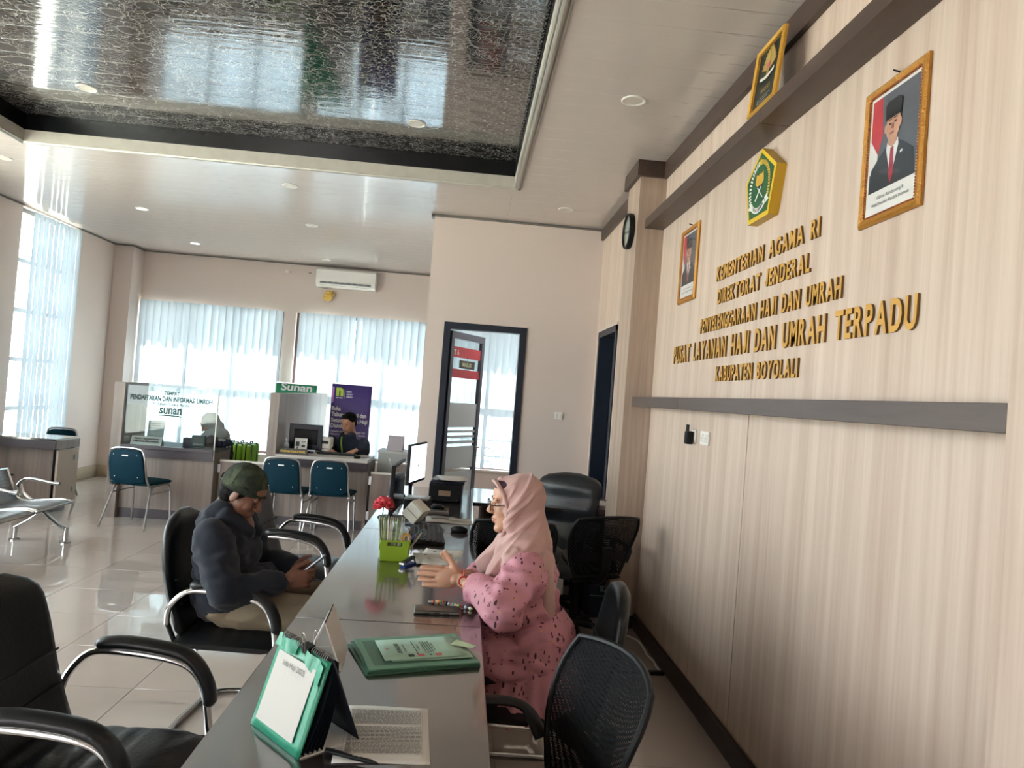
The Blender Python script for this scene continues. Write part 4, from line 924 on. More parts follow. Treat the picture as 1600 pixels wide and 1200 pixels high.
def hand_prims(m, curl=(.15, .25), spread=.0, thumb=(.6, .2)):
    """x along the fingers, y towards the thumb, z out of the back of the hand"""
    p = [('e', (.047, 0, 0), (.052, .041, .0165)), ('e', (.030, .022, -.006), (.036, .020, .016)), ('c', (-.03, 0, 0), (.012, 0, 0), .026, .027, .8)]
    for k, (y, L) in enumerate(((.033, .068), (.0115, .078), (-.0105, .072), (-.0315, .055))):
        a = spread * (1.5 - k); c1, c2 = curl; b = Vector((.085, y, 0)); d1 = Vector((math.cos(c1) * math.cos(a), math.sin(a), -math.sin(c1))); d2 = Vector((math.cos(c1 + c2) * math.cos(a), math.sin(a), -math.sin(c1 + c2))); d3 = Vector((math.cos(c1 + 1.7 * c2) * math.cos(a), math.sin(a), -math.sin(c1 + 1.7 * c2)))
        j = b + d1 * L * .46; k2 = j + d2 * L * .32; e = k2 + d3 * L * .26
        p += [('c', (.055, y * .85, 0), b, .0105, .0095), ('c', b, j, .0095, .0088), ('c', j, k2, .0088, .0082), ('c', k2, e, .0082, .0070)]
    t0 = Vector((.018, .028, -.006)); t1 = t0 + Vector((.030 * math.cos(thumb[0]), .030 * math.sin(thumb[0]) + .006, -.008)); t2 = t1 + Vector((.030 * math.cos(thumb[0] - thumb[1]), .032 * math.sin(thumb[0] - thumb[1]), -.006)); t3 = t2 + (t2 - t1) * .75
    p += [('c', t0, t1, .0150, .0118), ('c', t1, t2, .0115, .0100), ('c', t2, t3, .0100, .0080)]
    return tf(p, m)
def basis(o, x, y, z):
    m = Matrix((Vector(x).normalized(), Vector(y).normalized(), Vector(z).normalized())).transposed().to_4x4(); m.translation = Vector(o); return m
def folds(amp, sc, st=(1, 1, 1), seed=0.0):
    def f(c, n):
        q = Vector((c.x * st[0] * sc + seed, c.y * st[1] * sc, c.z * st[2] * sc)); a = noise.noise(q); b = noise.noise(q * 2.3 + Vector((5, 3, 1)))
        return amp * (1 - 2 * abs(a)) * .8 + amp * .4 * b
    return f
M['eye'] = mat('eye_white', '#d9d3cc', .25)
SK = {k: mat('skin_' + k, h, .5, bump=.03, bscale=80) for k, h in (('fair', '#c79a80'), ('tan', '#7d5544'), ('mid', '#a87a60'))}

def build_man():
    t = thing('person', 'man in navy hooded jacket and olive cap, seated, looking down at his phone', 'person', (-.98, 3.42, 0))
    I = TX(.98, -3.42, 0); Y0 = 3.42
    hm = TX(-.975, 3.40, 1.05) @ Matrix.Rotation(R(-8), 4, 'Z') @ Matrix.Rotation(R(30), 4, 'Y')
    hp = tf(head_prims(), hm)
    handN = basis((-.725, 3.285, .695), (.93, .30, .02), (.0, .25, .97), (.35, -.95, .1)); handF = basis((-.735, 3.52, .695), (.93, -.33, .02), (.0, -.2, .97), (.35, .95, .1))
    bp = hp + [('c', (-1.0, Y0, .55), (-1.01, Y0, .88), .10, .09), ('c', (-1.04, 3.24, .86), (-.93, 3.14, .66), .045, .038), ('c', (-.93, 3.14, .66), (-.735, 3.28, .695), .036, .026), ('c', (-1.04, 3.60, .86), (-.93, 3.68, .66), .045, .038), ('c', (-.93, 3.68, .66), (-.745, 3.525, .695), .036, .026), ('c', (-1.04, 3.24, .86), (-1.04, 3.60, .86), .05, .05)]
    bp += hand_prims(handN, (.75, .65), .02, (.7, .3)) + hand_prims(handF, (.75, .65), .02, (.7, .3))
    bp += [('c', (-.96, 3.33, .53), (-.62, 3.30, .53), .06, .05), ('c', (-.62, 3.30, .53), (-.70, 3.30, .12), .045, .035), ('c', (-.96, 3.51, .53), (-.62, 3.55, .53), .06, .05), ('c', (-.62, 3.55, .53), (-.70, 3.55, .12), .045, .035), ('c', (-.96, 3.33, .53), (-.96, 3.51, .53), .07, .07)]
    me = blob(tf(bp, I), .0036, 3); bobj('body', me, SK['tan'], t)
    H = I @ hm
    face_parts(t, H, '#6a4036', '#17130f', down=True)
    hr = blob(tf([('e', (-.035, 0, .015), (.082, .080, .075)), ('e', (-.045, 0, -.04), (.055, .066, .045)), ('e', (.005, .068, .03), (.035, .014, .04)), ('e', (.005, -.068, .03), (.035, .014, .04))], H), .005, 3, folds(.004, 60)); bobj('hair', hr, mat('black_hair', '#0f0d0c', .8, spec=.15), t)
    cm = grain('olive_camouflage_cloth', '#2a3029', '#4d5643', (16, 16, 16), .9, '#394034', 2, 0, .2)
    cap = MB(H @ Matrix.Rotation(R(-9), 4, 'Y') @ TX(-.012, 0, .035)); rings = []
    for i in range(9):
        a = PI / 2 * i / 8.2; rings.append([(math.cos(a) ** .8 * .107 * math.cos(2 * PI * k / 28), math.cos(a) ** .8 * .090 * math.sin(2 * PI * k / 28), -.022 + .122 * math.sin(a)) for k in range(28)])
    cap.ring_loft(rings); co = cap.obj('cap', cm, t, angle=70)
    MB(H @ Matrix.Rotation(R(-9), 4, 'Y') @ TX(-.012, 0, .035)).ell((0, 0, .101), (.008, .008, .005)).obj('cap_button', M['ink'], co)
    sm = MB(H @ Matrix.Rotation(R(-9), 4, 'Y') @ TX(-.012, 0, .035))
    for k in range(3):
        b = PI * k / 3 + .3; sm.tube([(math.copysign(abs(math.cos(a)) ** .8, math.cos(a)) * .108 * math.cos(b), math.copysign(abs(math.cos(a)) ** .8, math.cos(a)) * .091 * math.sin(b), -.022 + .1225 * math.sin(a)) for a in [PI * q / 16 for q in range(1, 16)]], .0014, 5)
    sm.tube([(.108 * math.cos(2 * PI * k / 30), .091 * math.sin(2 * PI * k / 30), -.018) for k in range(30)], .002, 5, closed=True); sm.obj('cap_seams', mat('dark_olive_seam', '#2b3027', .9), co)
    MB(H @ Matrix.Rotation(R(-9), 4, 'Y') @ TX(-.012, 0, .035)).box((-.107, 0, .0), (.006, .05, .022), None, .003).obj('cap_strap', M['ink'], co)
    J = [('e', (-1.0, Y0, .60), (.155, .195, .15)), ('e', (-1.03, Y0, .75), (.135, .20, .17)), ('e', (-1.05, Y0, .86), (.11, .20, .085)), ('c', (-1.045, 3.235, .865), (-.935, 3.13, .665), .080, .066), ('c', (-.935, 3.13, .665), (-.765, 3.26, .688), .064, .046), ('c', (-1.045, 3.605, .865), (-.935, 3.69, .665), .080, .066), ('c', (-.935, 3.69, .665), (-.765, 3.545, .688), .064, .046),
         ('e', (-1.075, Y0, .955), (.085, .105, .050), (0, -.5, 0)), ('e', (-1.10, Y0, .90), (.06, .12, .07)), ('c', (-1.02, 3.33, .945), (-.93, 3.38, .875), .036, .030), ('c', (-1.02, 3.50, .945), (-.93, 3.46, .875), .036, .030), ('e', (-.90, Y0, .62), (.11, .16, .10))]
    jm = blob(tf(J, I), .008, 5, folds(.020, 8, (1, 1, 1.6))); bobj('hooded_jacket', jm, mat('dark_navy_cloth', '#141c29', .9, bump=.15, bscale=220, sheen=.1), t)
    P = [('c', (-.97, 3.33, .55), (-.60, 3.29, .545), .092, .078), ('c', (-.60, 3.29, .54), (-.70, 3.29, .13), .074, .060), ('c', (-.97, 3.51, .55), (-.60, 3.56, .545), .092, .078), ('c', (-.60, 3.56, .54), (-.70, 3.56, .13), .074, .060), ('e', (-1.0, Y0, .55), (.13, .19, .085))]
    pm = blob(tf(P, I), .009, 5, folds(.008, 11, (.6, 1, 1))); bobj('trousers', pm, mat('khaki_cloth', '#8d7f6a', .9, bump=.1, bscale=200), t)
    for y in (3.29, 3.56):
        s = MB(I); s.ring_loft([ring_se((-.78 + .27 * i / 8, y, .045 - .012 * i / 8), (0, 1, 0), (0, 0, 1), .045 * (1 - .25 * abs(i / 8 - .45) ** 2) * (1 if 0 < i < 8 else .6), .043 * (1 - .35 * i / 8) * (1 if 0 < i < 8 else .6), 16, 2.6) for i in range(9)]); s.obj('shoe', M['black'], t)
    ph = MB(TX(-.640, 3.40, .735) @ Matrix.Rotation(R(-42), 4, 'Y')); ph.box((0, 0, 0), (.145, .072, .009), None, .004); o = ph.obj('mobile_phone', [mat('phone_shell', '#2a2c30', .25)])
    sc = MB(TX(-.640, 3.40, .735) @ Matrix.Rotation(R(-42), 4, 'Y')).b2((-.066, -.032, .0046), (.066, .032, .0052)).obj('screen', mat('lit_phone_screen', '#c9d3dc', .2, emit='#c9d6e4', estr=.5), o)
    tag(o, 'dark mobile phone held in the hands of the man in the cap', 'phone')
build_man()

def build_woman():
    t = thing('person', 'woman in a pale pink headscarf, glasses and pink floral dress, seated with palms together', 'person', (.36, 2.95, 0))
    I = TX(-.36, -2.95, 0); Y0 = 2.95
    hm = TX(.235, 2.95, 1.148) @ Matrix.Rotation(R(183), 4, 'Z') @ Matrix.Rotation(R(3), 4, 'Y') @ Matrix.Scale(.97, 4)
    N = basis((.035, 2.915, .838), (-1, .06, -.02), (0, 0, 1), (0, -1, 0)); F = basis((.035, 2.965, .838), (-1, -.04, -.02), (0, 0, 1), (0, 1, 0))
    bp = tf(head_prims(), hm) + [('c', (.33, Y0, .55), (.30, Y0, .90), .10, .09), ('c', (.30, 2.79, .92), (.30, 3.11, .92), .05, .05), ('c', (.30, 2.78, .91), (.21, 2.70, .80), .042, .038), ('c', (.21, 2.70, .80), (.04, 2.913, .838), .036, .025), ('c', (.30, 3.12, .91), (.21, 3.19, .80), .042, .038), ('c', (.21, 3.19, .80), (.04, 2.967, .838), .036, .025)]
    bp += hand_prims(N, (.02, .05), .012, (1.05, .2)) + hand_prims(F, (.02, .05), .012, (.85, .2))
    bp += [('c', (.36, 2.87, .53), (.02, 2.87, .53), .06, .05), ('c', (.02, 2.87, .53), (.10, 2.87, .10), .045, .033), ('c', (.36, 3.03, .53), (.02, 3.03, .53), .06, .05), ('c', (.02, 3.03, .53), (.10, 3.03, .10), .045, .033), ('c', (.36, 2.87, .53), (.36, 3.03, .53), .07, .07)]
    bobj('body', blob(tf(bp, I), .0034, 2), SK['fair'], t)
    H = I @ hm
    face_parts(t, H, '#9c5a52', '#3a2a24')
    g = MB(H)
    for s in (-1, 1):
        g.tube([(.104 + .002 * math.cos(2 * PI * k / 18), s * (.034 + .025 * math.cos(2 * PI * k / 18)), -.004 + .021 * math.sin(2 * PI * k / 18)) for k in range(18)], .0022, 6, closed=True); g.tube([(.102, s * .058, .0), (.06, s * .074, .002), (.01, s * .08, .0)], .0016, 6)
    g.tube([(.106, -.010, .0), (.109, 0, .003), (.106, .010, .0)], .0016, 6); go = g.obj('eyeglasses', mat('dark_metal_rim', '#4a3a3a', .3, .6), t)
    ln = MB(H); [ln.face([(.105, s * (.034 + .024 * math.cos(2 * PI * k / 14)), -.004 + .020 * math.sin(2 * PI * k / 14)) for k in range(14)]) for s in (-1, 1)]; ln.obj('lenses', M['glass'], go)
    # headscarf: cap over the head, wrapped under the chin, falling over shoulders and back
    hp = tf([('e', (-.028, 0, .028), (.108, .098, .104)), ('c', (-.01, .066, .03), (.018, .052, -.09), .034, .032), ('c', (-.01, -.066, .03), (.018, -.052, -.09), .034, .032), ('c', (.0, 0, .10), (.055, 0, .098), .030, .018), ('e', (-.035, 0, -.075), (.085, .090, .075)), ('c', (.012, -.03, -.128), (.012, .03, -.128), .030, .030)], hm)
    hp += [('e', (.285, Y0, .985), (.105, .135, .085)), ('e', (.30, Y0, .925), (.122, .185, .085)), ('c', (.285, 2.95, 1.10), (.325, 2.95, .98), .085, .085), ('e', (.365, 2.93, .86), (.060, .150, .150), (0, -.12, 0)), ('e', (.385, 2.90, .78), (.042, .105, .115), (0, -.12, 0)), ('c', (.24, 2.91, .98), (.17, 2.86, .89), .055, .035), ('c', (.17, 2.86, .89), (.13, 2.86, .82), .036, .014), ('c', (.23, 2.98, .98), (.15, 2.99, .89), .065, .045), ('c', (.24, 2.83, .95), (.22, 2.80, .93), .05, .03)]
    def hf(c, n):
        d = Vector(c) - Vector((.0, 0, .96)); u = d.x * .8 + d.z * 1.0; v = d.z * .8 - d.x
        k = noise.noise(Vector((v * 12 + 2, c.y * 2.5, u * 1.7))); k2 = noise.noise(Vector((v * 19, c.y * 4, u * 2.2 + 7)))
        q = max(.15, min(1, (.40 - c[0] - .36 + .0) / .12)) if True else 1
        return q * (.011 * max(0, 1 - 5.5 * abs(k)) + .007 * max(0, 1 - 6 * abs(k2)) + .006 * k) - .003
    bobj('headscarf', blob(tf(hp, I), .0065, 6, hf), mat('pale_pink_chiffon', '#c09b95', .75, bump=.05, bscale=150, sheen=.2), t)
    br = MB(H); br.tube(smooth_path([(.088, 0, .096), (.078, .038, .088), (.052, .066, .045), (.036, .074, -.01), (.034, .064, -.07), (.046, .036, -.115), (.052, 0, -.128), (.046, -.036, -.115), (.034, -.064, -.07), (.036, -.074, -.01), (.052, -.066, .045), (.078, -.038, .088), (.088, 0, .096)], 4), .0085, 8, 0, 1.2, .9); br.obj('headscarf_edge', MATS['pale_pink_chiffon'], t)
    ic = MB(H); ic.ell((.045, 0, .075), (.040, .055, .024)); ic.obj('under_scarf', mat('plum_cloth', '#4a3040', .8), t)
    D = [('e', (.30, Y0, .88), (.12, .18, .09)), ('e', (.305, Y0, .76), (.135, .165, .16)), ('e', (.35, Y0, .62), (.16, .19, .14)), ('c', (.285, 2.79, .90), (.205, 2.69, .80), .078, .078), ('c', (.205, 2.69, .80), (.105, 2.82, .832), .076, .050), ('c', (.285, 3.11, .90), (.21, 3.20, .80), .078, .072), ('c', (.21, 3.20, .80), (.105, 3.06, .832), .070, .048), ('c', (.21, 2.71, .77), (.13, 2.79, .79), .045, .03),
         ('c', (.36, 2.86, .56), (.13, 2.86, .575), .105, .09), ('c', (.36, 3.04, .56), (.13, 3.04, .575), .105, .09)]
    bobj('dress', blob(tf(D, I), .007, 5, folds(.022, 9, (1, 1, 1.5), 3.0)), floral_mat(), t)
    sk = MB(I); rings = []
    for i in range(18):                                      # pleated skirt of the dress hanging over the chair
        u = i / 17; z = .74 - .375 * u; fl = 1 + .16 * u + (.14 * max(0, (u - .62) / .38) if u > .62 else 0); rg = []; r0 = min(1.0, .72 + 1.3 * u)
        for k in range(112):
            a = 2 * PI * k / 112; pl = 1 + (.010 + .05 * max(0, u - .5)) * math.sin(a * 19 + 2 * math.sin(a * 3)) + .035 * u * math.sin(a * 5 + 1)
            ex = .165 + (.045 if math.cos(a) < 0 else 0) * u
            rg.append((.345 + .02 * u + ex * fl * pl * r0 * math.cos(a), Y0 + .185 * fl * pl * r0 * math.sin(a), z + (.05 * u * math.cos(a)) + .012 * u * math.sin(a * 4)))
        rings.append(rg)
    sk.ring_loft(rings, cap=False); sk.obj('dress_skirt', MATS.get('floral') or M['white'], t, angle=0)
    P = [('c', (.36, 2.87, .50), (.03, 2.87, .53), .085, .07), ('c', (.03, 2.87, .53), (.11, 2.87, .11), .07, .06), ('c', (.36, 3.03, .50), (.03, 3.03, .53), .085, .07), ('c', (.03, 3.03, .53), (.11, 3.03, .11), .07, .06), ('c', (.28, 2.74, .50), (.21, 2.66, .12), .06, .07)]
    bobj('trousers', blob(tf(P[:4], I), .009, 4, folds(.006, 12)), mat('black_trousers', '#12141c', .9), t)
    for y in (2.87, 3.03):
        s = MB(I); s.ring_loft([ring_se((.17 - .25 * i / 8, y, .045 - .014 * i / 8), (0, 1, 0), (0, 0, 1), .040 * (1 if 0 < i < 8 else .6), .042 * (1 - .4 * i / 8) * (1 if 0 < i < 8 else .6), 16, 2.6) for i in range(9)]); s.obj('shoe', mat('maroon_shoe', '#4a2024', .5), t)
    w = MB(I @ TX(.052, 2.911, .838)); w.tube([(0, .031 * math.cos(2 * PI * k / 24), .034 * math.sin(2 * PI * k / 24)) for k in range(24)], .011, 8, 0, .9, .35, True, (1, 0, 0)); wo = w.obj('wristwatch', mat('red_watch_strap', '#c23a34', .4), t)
    MB(I @ TX(.052, 2.872, .842)).cyl((0, -.006, 0), (0, .006, 0), .021, n=20).obj('watch_case', MATS['red_watch_strap'], wo)
    MB(I @ TX(.052, 2.872, .842)).cyl((0, -.0075, 0), (0, -.006, 0), .015, n=20).obj('watch_dial', mat('pale_dial', '#ead3b8', .4), wo)
build_woman()

def build_clerks():
    t = thing('person', 'dark-haired clerk in a navy jacket with a lime lanyard, seated behind the right back counter', 'person', (-1.36, 8.8, 0))
    I = TX(1.36, -8.8, 0); hm = TX(-1.36, 8.78, 1.115) @ Matrix.Rotation(R(-118), 4, 'Z') @ Matrix.Rotation(R(16), 4, 'Y')
    hN = basis((-1.21, 8.52, .825), (-.35, -.9, -.1), (-.9, .35, 0), (.05, .1, .98)); hF = basis((-1.52, 8.52, .82), (.4, -.9, -.1), (.9, .4, 0), (-.05, .1, .98))
    bp = tf(head_prims(), hm) + [('c', (-1.36, 8.82, .5), (-1.36, 8.82, .9), .10, .09), ('c', (-1.48, 8.82, .88), (-1.24, 8.82, .88), .045, .045), ('c', (-1.19, 8.8, .87), (-1.14, 8.68, .80), .035, .035), ('c', (-1.14, 8.68, .80), (-1.21, 8.53, .825), .036, .026), ('c', (-1.53, 8.8, .87), (-1.58, 8.68, .80), .035, .035), ('c', (-1.58, 8.68, .80), (-1.52, 8.53, .82), .036, .026)]
    bp += hand_prims(hN, (.3, .35), .05, (.7, .2)) + hand_prims(hF, (.3, .35), .05, (.7, .2)) + [('c', (-1.45, 8.85, .48), (-1.45, 8.55, .48), .06, .05), ('c', (-1.45, 8.55, .48), (-1.45, 8.66, .1), .045, .04), ('c', (-1.27, 8.85, .48), (-1.27, 8.55, .48), .06, .05), ('c', (-1.27, 8.55, .48), (-1.27, 8.66, .1), .045, .04), ('c', (-1.45, 8.85, .5), (-1.27, 8.85, .5), .07, .07)]
    bobj('body', blob(tf(bp, I), .005, 2), SK['mid'], t); H = I @ hm
    face_parts(t, H, '#8a5a4e', down=True)
    bobj('hair', blob(tf([('e', (-.028, 0, .055), (.094, .083, .078)), ('e', (-.055, 0, .0), (.06, .075, .06)), ('e', (.035, 0, .098), (.045, .06, .025))], H), .006, 2, folds(.004, 50)), mat('black_hair', '#0f0d0c', .8, spec=.15), t)
    J = [('e', (-1.36, 8.82, .84), (.20, .125, .11)), ('e', (-1.36, 8.82, .68), (.185, .13, .2)), ('c', (-1.17, 8.82, .88), (-1.135, 8.69, .80), .075, .062), ('c', (-1.135, 8.69, .80), (-1.20, 8.56, .82), .058, .045), ('c', (-1.55, 8.82, .88), (-1.585, 8.69, .80), .075, .062), ('c', (-1.585, 8.69, .80), (-1.525, 8.56, .82), .058, .045), ('c', (-1.39, 8.80, .955), (-1.33, 8.80, .955), .07, .07)]
    bobj('jacket', blob(tf(J, I), .009, 4, folds(.007, 10)), mat('navy_jacket', '#161d30', .85), t)
    bobj('trousers', blob(tf([('c', (-1.45, 8.85, .49), (-1.45, 8.55, .49), .085, .07), ('c', (-1.45, 8.55, .48), (-1.45, 8.66, .08), .065, .055), ('c', (-1.27, 8.85, .49), (-1.27, 8.55, .49), .085, .07), ('c', (-1.27, 8.55, .48), (-1.27, 8.66, .08), .065, .055)], I), .012, 3), M['black'], t)
    MB(I).tube(smooth_path([(-1.42, 8.76, .98), (-1.415, 8.685, .90), (-1.395, 8.672, .80), (-1.39, 8.67, .72)], 4), .009, 6, 0, 1, .4).obj('lanyard', mat('lime_ribbon', '#7fae2e', .6), t)
    t2 = thing('clerk_chair', 'dark office chair under the clerk at the right back counter', 'chair', (-1.36, 8.86, 0))
    MB().box((0, 0, .385), (.46, .44, .07), None, .025).obj('seat', M['black'], t2); MB().box((0, .23, .70), (.42, .05, .42), (R(-8), 0, 0), .02).obj('backrest', M['black'], t2); MB().cyl((0, 0, .05), (0, 0, .36), .03).obj('gas_post', M['black'], t2)
    for k in range(5):
        a = 2 * PI * k / 5; MB().tube([(0, 0, .09), (.27 * math.cos(a), .27 * math.sin(a), .03)], [.026, .028], 8).obj('base_arm', M['black'], t2)
    # person in a pale grey headscarf behind the glass
    t = thing('person', 'person in a pale grey headscarf bending forward behind the lettered glass screen', 'person', (-2.92, 8.85, 0)); I = TX(2.92, -8.85, 0)
    hm = TX(-3.0, 8.84, .985) @ Matrix.Rotation(R(200), 4, 'Z') @ Matrix.Rotation(R(35), 4, 'Y')
    bp = tf(head_prims(), hm) + [('c', (-2.86, 8.88, .46), (-2.92, 8.86, .80), .11, .09), ('c', (-2.92, 8.72, .78), (-2.90, 9.0, .78), .05, .05), ('c', (-2.92, 8.72, .78), (-2.86, 8.62, .80), .04, .035), ('c', (-2.86, 8.62, .80), (-2.98, 8.52, .82), .035, .025), ('c', (-2.95, 8.95, .46), (-2.95, 8.60, .46), .06, .05), ('c', (-2.95, 8.60, .46), (-2.95, 8.68, .1), .045, .04), ('c', (-2.80, 8.95, .46), (-2.80, 8.60, .46), .06, .05), ('c', (-2.80, 8.60, .46), (-2.80, 8.68, .1), .045, .04)] + hand_prims(basis((-2.99, 8.51, .823), (-.8, -.5, -.1), (-.5, .8, 0), (.0, 0, 1)), (.2, .3), .04)
    bobj('body', blob(tf(bp, I), .006, 2), SK['fair'], t)
    face_parts(t, I @ hm, '#9c5a52', down=True)
    hp = tf([('e', (-.03, 0, .028), (.105, .096, .102)), ('c', (-.01, .066, .03), (.018, .052, -.09), .034, .032), ('c', (-.01, -.066, .03), (.018, -.052, -.09), .034, .032), ('e', (-.05, 0, -.07), (.09, .09, .08)), ('e', (.02, 0, -.125), (.03, .05, .03))], hm) + [('e', (-2.91, 8.86, .85), (.14, .17, .11)), ('c', (-2.88, 8.84, .85), (-2.78, 8.80, .72), .08, .05), ('c', (-2.97, 8.8, .88), (-3.06, 8.74, .80), .06, .03)]
    bobj('headscarf', blob(tf(hp, I), .008, 5, folds(.008, 9)), mat('pale_grey_cloth', '#a3abad', .8), t)
    bobj('dress', blob(tf([('e', (-2.89, 8.87, .68), (.17, .17, .22)), ('c', (-2.92, 8.72, .80), (-2.84, 8.60, .79), .07, .05), ('c', (-2.84, 8.60, .79), (-2.94, 8.54, .81), .05, .04), ('e', (-2.87, 8.86, .47), (.17, .20, .10)), ('c', (-2.95, 8.9, .46), (-2.95, 8.62, .46), .09, .08), ('c', (-2.95, 8.62, .45), (-2.95, 8.7, .1), .08, .07), ('c', (-2.80, 8.9, .46), (-2.80, 8.62, .46), .09, .08), ('c', (-2.80, 8.62, .45), (-2.80, 8.7, .1), .08, .07)], I), .010, 4, folds(.007, 10)), mat('blue_black_cloth', '#1b2030', .9), t)
    t2 = thing('clerk_chair', 'dark office chair under the person in the grey headscarf', 'chair', (-2.87, 8.92, 0))
    MB().box((0, 0, .35), (.44, .44, .06), None, .02).obj('seat', M['black'], t2); MB().box((-.06, .25, .52), (.26, .04, .26), (R(-8), 0, 0), .015).obj('backrest', M['black'], t2); MB().cyl((0, 0, .05), (0, 0, .33), .03).obj('gas_post', M['black'], t2)
    for k in range(5):
        a = 2 * PI * k / 5; MB().tube([(0, 0, .09), (.26 * math.cos(a), .26 * math.sin(a), .03)], [.026, .028], 8).obj('base_arm', M['black'], t2)
build_clerks()
# ------------------------------------------------------------------ things on the long desk
DZ = .7502
def build_desk_items():
    # calendar stand wrapped in green, with a white sheet
    t = thing('calendar_stand', 'green-wrapped desk calendar stand with a white sheet and a black binder clip', 'calendar', (-.375, 1.708, DZ))
    t.rotation_euler = (0, 0, math.atan2(-.737, .676))
    w = .111; gm = mat('mint_green_wrap', '#2f9576', .35, bump=.25, bscale=30); dk = mat('dark_blue_card', '#141a28', .5)
    def fp(x, h): return Vector((x, -.001 + .065 * h / .2 + .0 , h))             # front board leans back (+y is away)
    fr = MB().sheet(lambda u, v: fp(-w + 2 * w * u, .2 * v) + Vector((0, -.004 * math.sin(u * 9) * v, 0)), 12, 8); fr.obj('wrapped_board', gm, t, solid=.004)
    MB().sheet(lambda u, v: fp(-.092 + .168 * u, .022 + .152 * v) + Vector((0, -.0075, 0)), 6, 6).obj('white_sheet', mat('sheet_paper', '#c6c4be', .7), t)
    q = MB(); W = frame(fp(-.01, .15) + Vector((0, -.0095, 0)), (1, 0, 0), (0, .309, .951)); text(q, 'Info Haji 2025', W, .017, .0002, 0, 1, 'C'); text(q, 'Scan Disini', W @ TX(0, -.014, 0), .008, 0, 0, 1, 'C', 1); q.obj('sheet_lettering', [M['greyprint'], M['offwhite']], t)
    fl = MB().sheet(lambda u, v: fp(-w - .004 + .09 * u, .18 + .028 * v) + Vector((0, -.011 + .006 * math.sin(u * 7 + v), .0)), 8, 3).sheet(lambda u, v: fp(.02 + .085 * u, .185 - .045 * u + (.02 + .03 * u) * v) + Vector((0, -.010 - .004 * math.sin(u * 8), 0)), 8, 3); fl.obj('wrap_flap', gm, t)
    MB().sheet(lambda u, v: Vector((-w + 2 * w * u, .155 - .085 * v, .2 * v)), 3, 3).obj('rear_board', dk, t, solid=.004)
    pg = MB()
    for k in range(5): pg.sheet(lambda u, v, k=k: Vector((-w + 2 * w * u, .010 + .012 * k + (.062 - .009 * k) * v + .012 * math.sin(v * PI) , .004 + .192 * v)), 2, 6)
    pg.obj('calendar_pages', dk, t)
    MB().b2((-w, .002, 0), (w, .15, .003)).obj('foot_board', M['paper'], t)
    sp = MB()
    for k in range(26):
        x = -w + .012 + k * .0079
        if -.012 < x < .028: continue
        sp.tube([(x + .0012 * math.cos(a), .067 + .010 * math.sin(a), .203 + .010 * math.cos(a)) for a in [2 * PI * j / 10 for j in range(10)]], .0011, 5, closed=True)
    tag(sp.obj('spiral_binding', M['steel'], t), kind='stuff')
    c = MB().box((.008, .066, .200), (.036, .022, .022), (.3, 0, 0), .004); co = c.obj('binder_clip', M['black'], t)
    for s, z in ((-1, 1), (1, 1)):
        MB().tube(smooth_path([(.008 - .007, .066 + s * .012, .188), (.008 - .005, .066 + s * .014, .215), (.008 - .008, .066 + s * .016, .232), (.008, .066 + s * .017, .240), (.008 + .008, .066 + s * .016, .232), (.008 + .005, .066 + s * .014, .215), (.008 + .007, .066 + s * .012, .188)], 3), .0011, 6).obj('clip_handle', M['chrome'], co)
    # A-frame sign
    t = thing('tent_sign', 'white A-shaped acrylic tent sign seen edge-on behind the green calendar stand', 'sign', (-.358, 2.23, DZ), 3); wm = mat('white_acrylic', '#cfcbc5', .3)
    F = frame((0, .095, 0), (1, 0, 0), (0, 0, 1))
    MB().prism([(-.058, 0), (-.001, .136), (.003, .136), (-.053, 0)], 0, .19, F).obj('left_panel', wm, t); MB().prism([(.058, 0), (.003, .136), (-.001, .136), (.053, 0)], 0, .19, F).obj('right_panel', wm, t); MB().b2((-.053, -.095, 0), (.053, .095, .003)).obj('base_panel', wm, t)
    # folders
    gd = mat('dark_green_folder', '#3f6b58', .45); gl_ = mat('green_folder', '#6d9c86', .45); pg = mat('pale_green_paper', '#a9cbb9', .6); A = 21
    for k in range(3):
        b = MB().box((0, 0, .0026), (.355 - .008 * k, .262, .0052), None, .0015); o = b.obj('document_folder', gl_ if k == 2 else gd); o.location = (-.100 + .004 * k, 2.290 + .003 * k, DZ + .0055 * k); o.rotation_euler = (0, 0, R(A - 1.5 * k))
        tag(o, ['bottom green document folder of the stack on the desk', 'middle green document folder of the stack on the desk', 'topmost green document folder of the stack, under the certificates'][k], 'folder', 'green folders stacked on the desk')
        if k == 2:
            MB().box((0, 0, .0054), (.30, .21, .0006)).obj('embossed_panel', mat('folder_emboss', '#557f6c', .5), o)
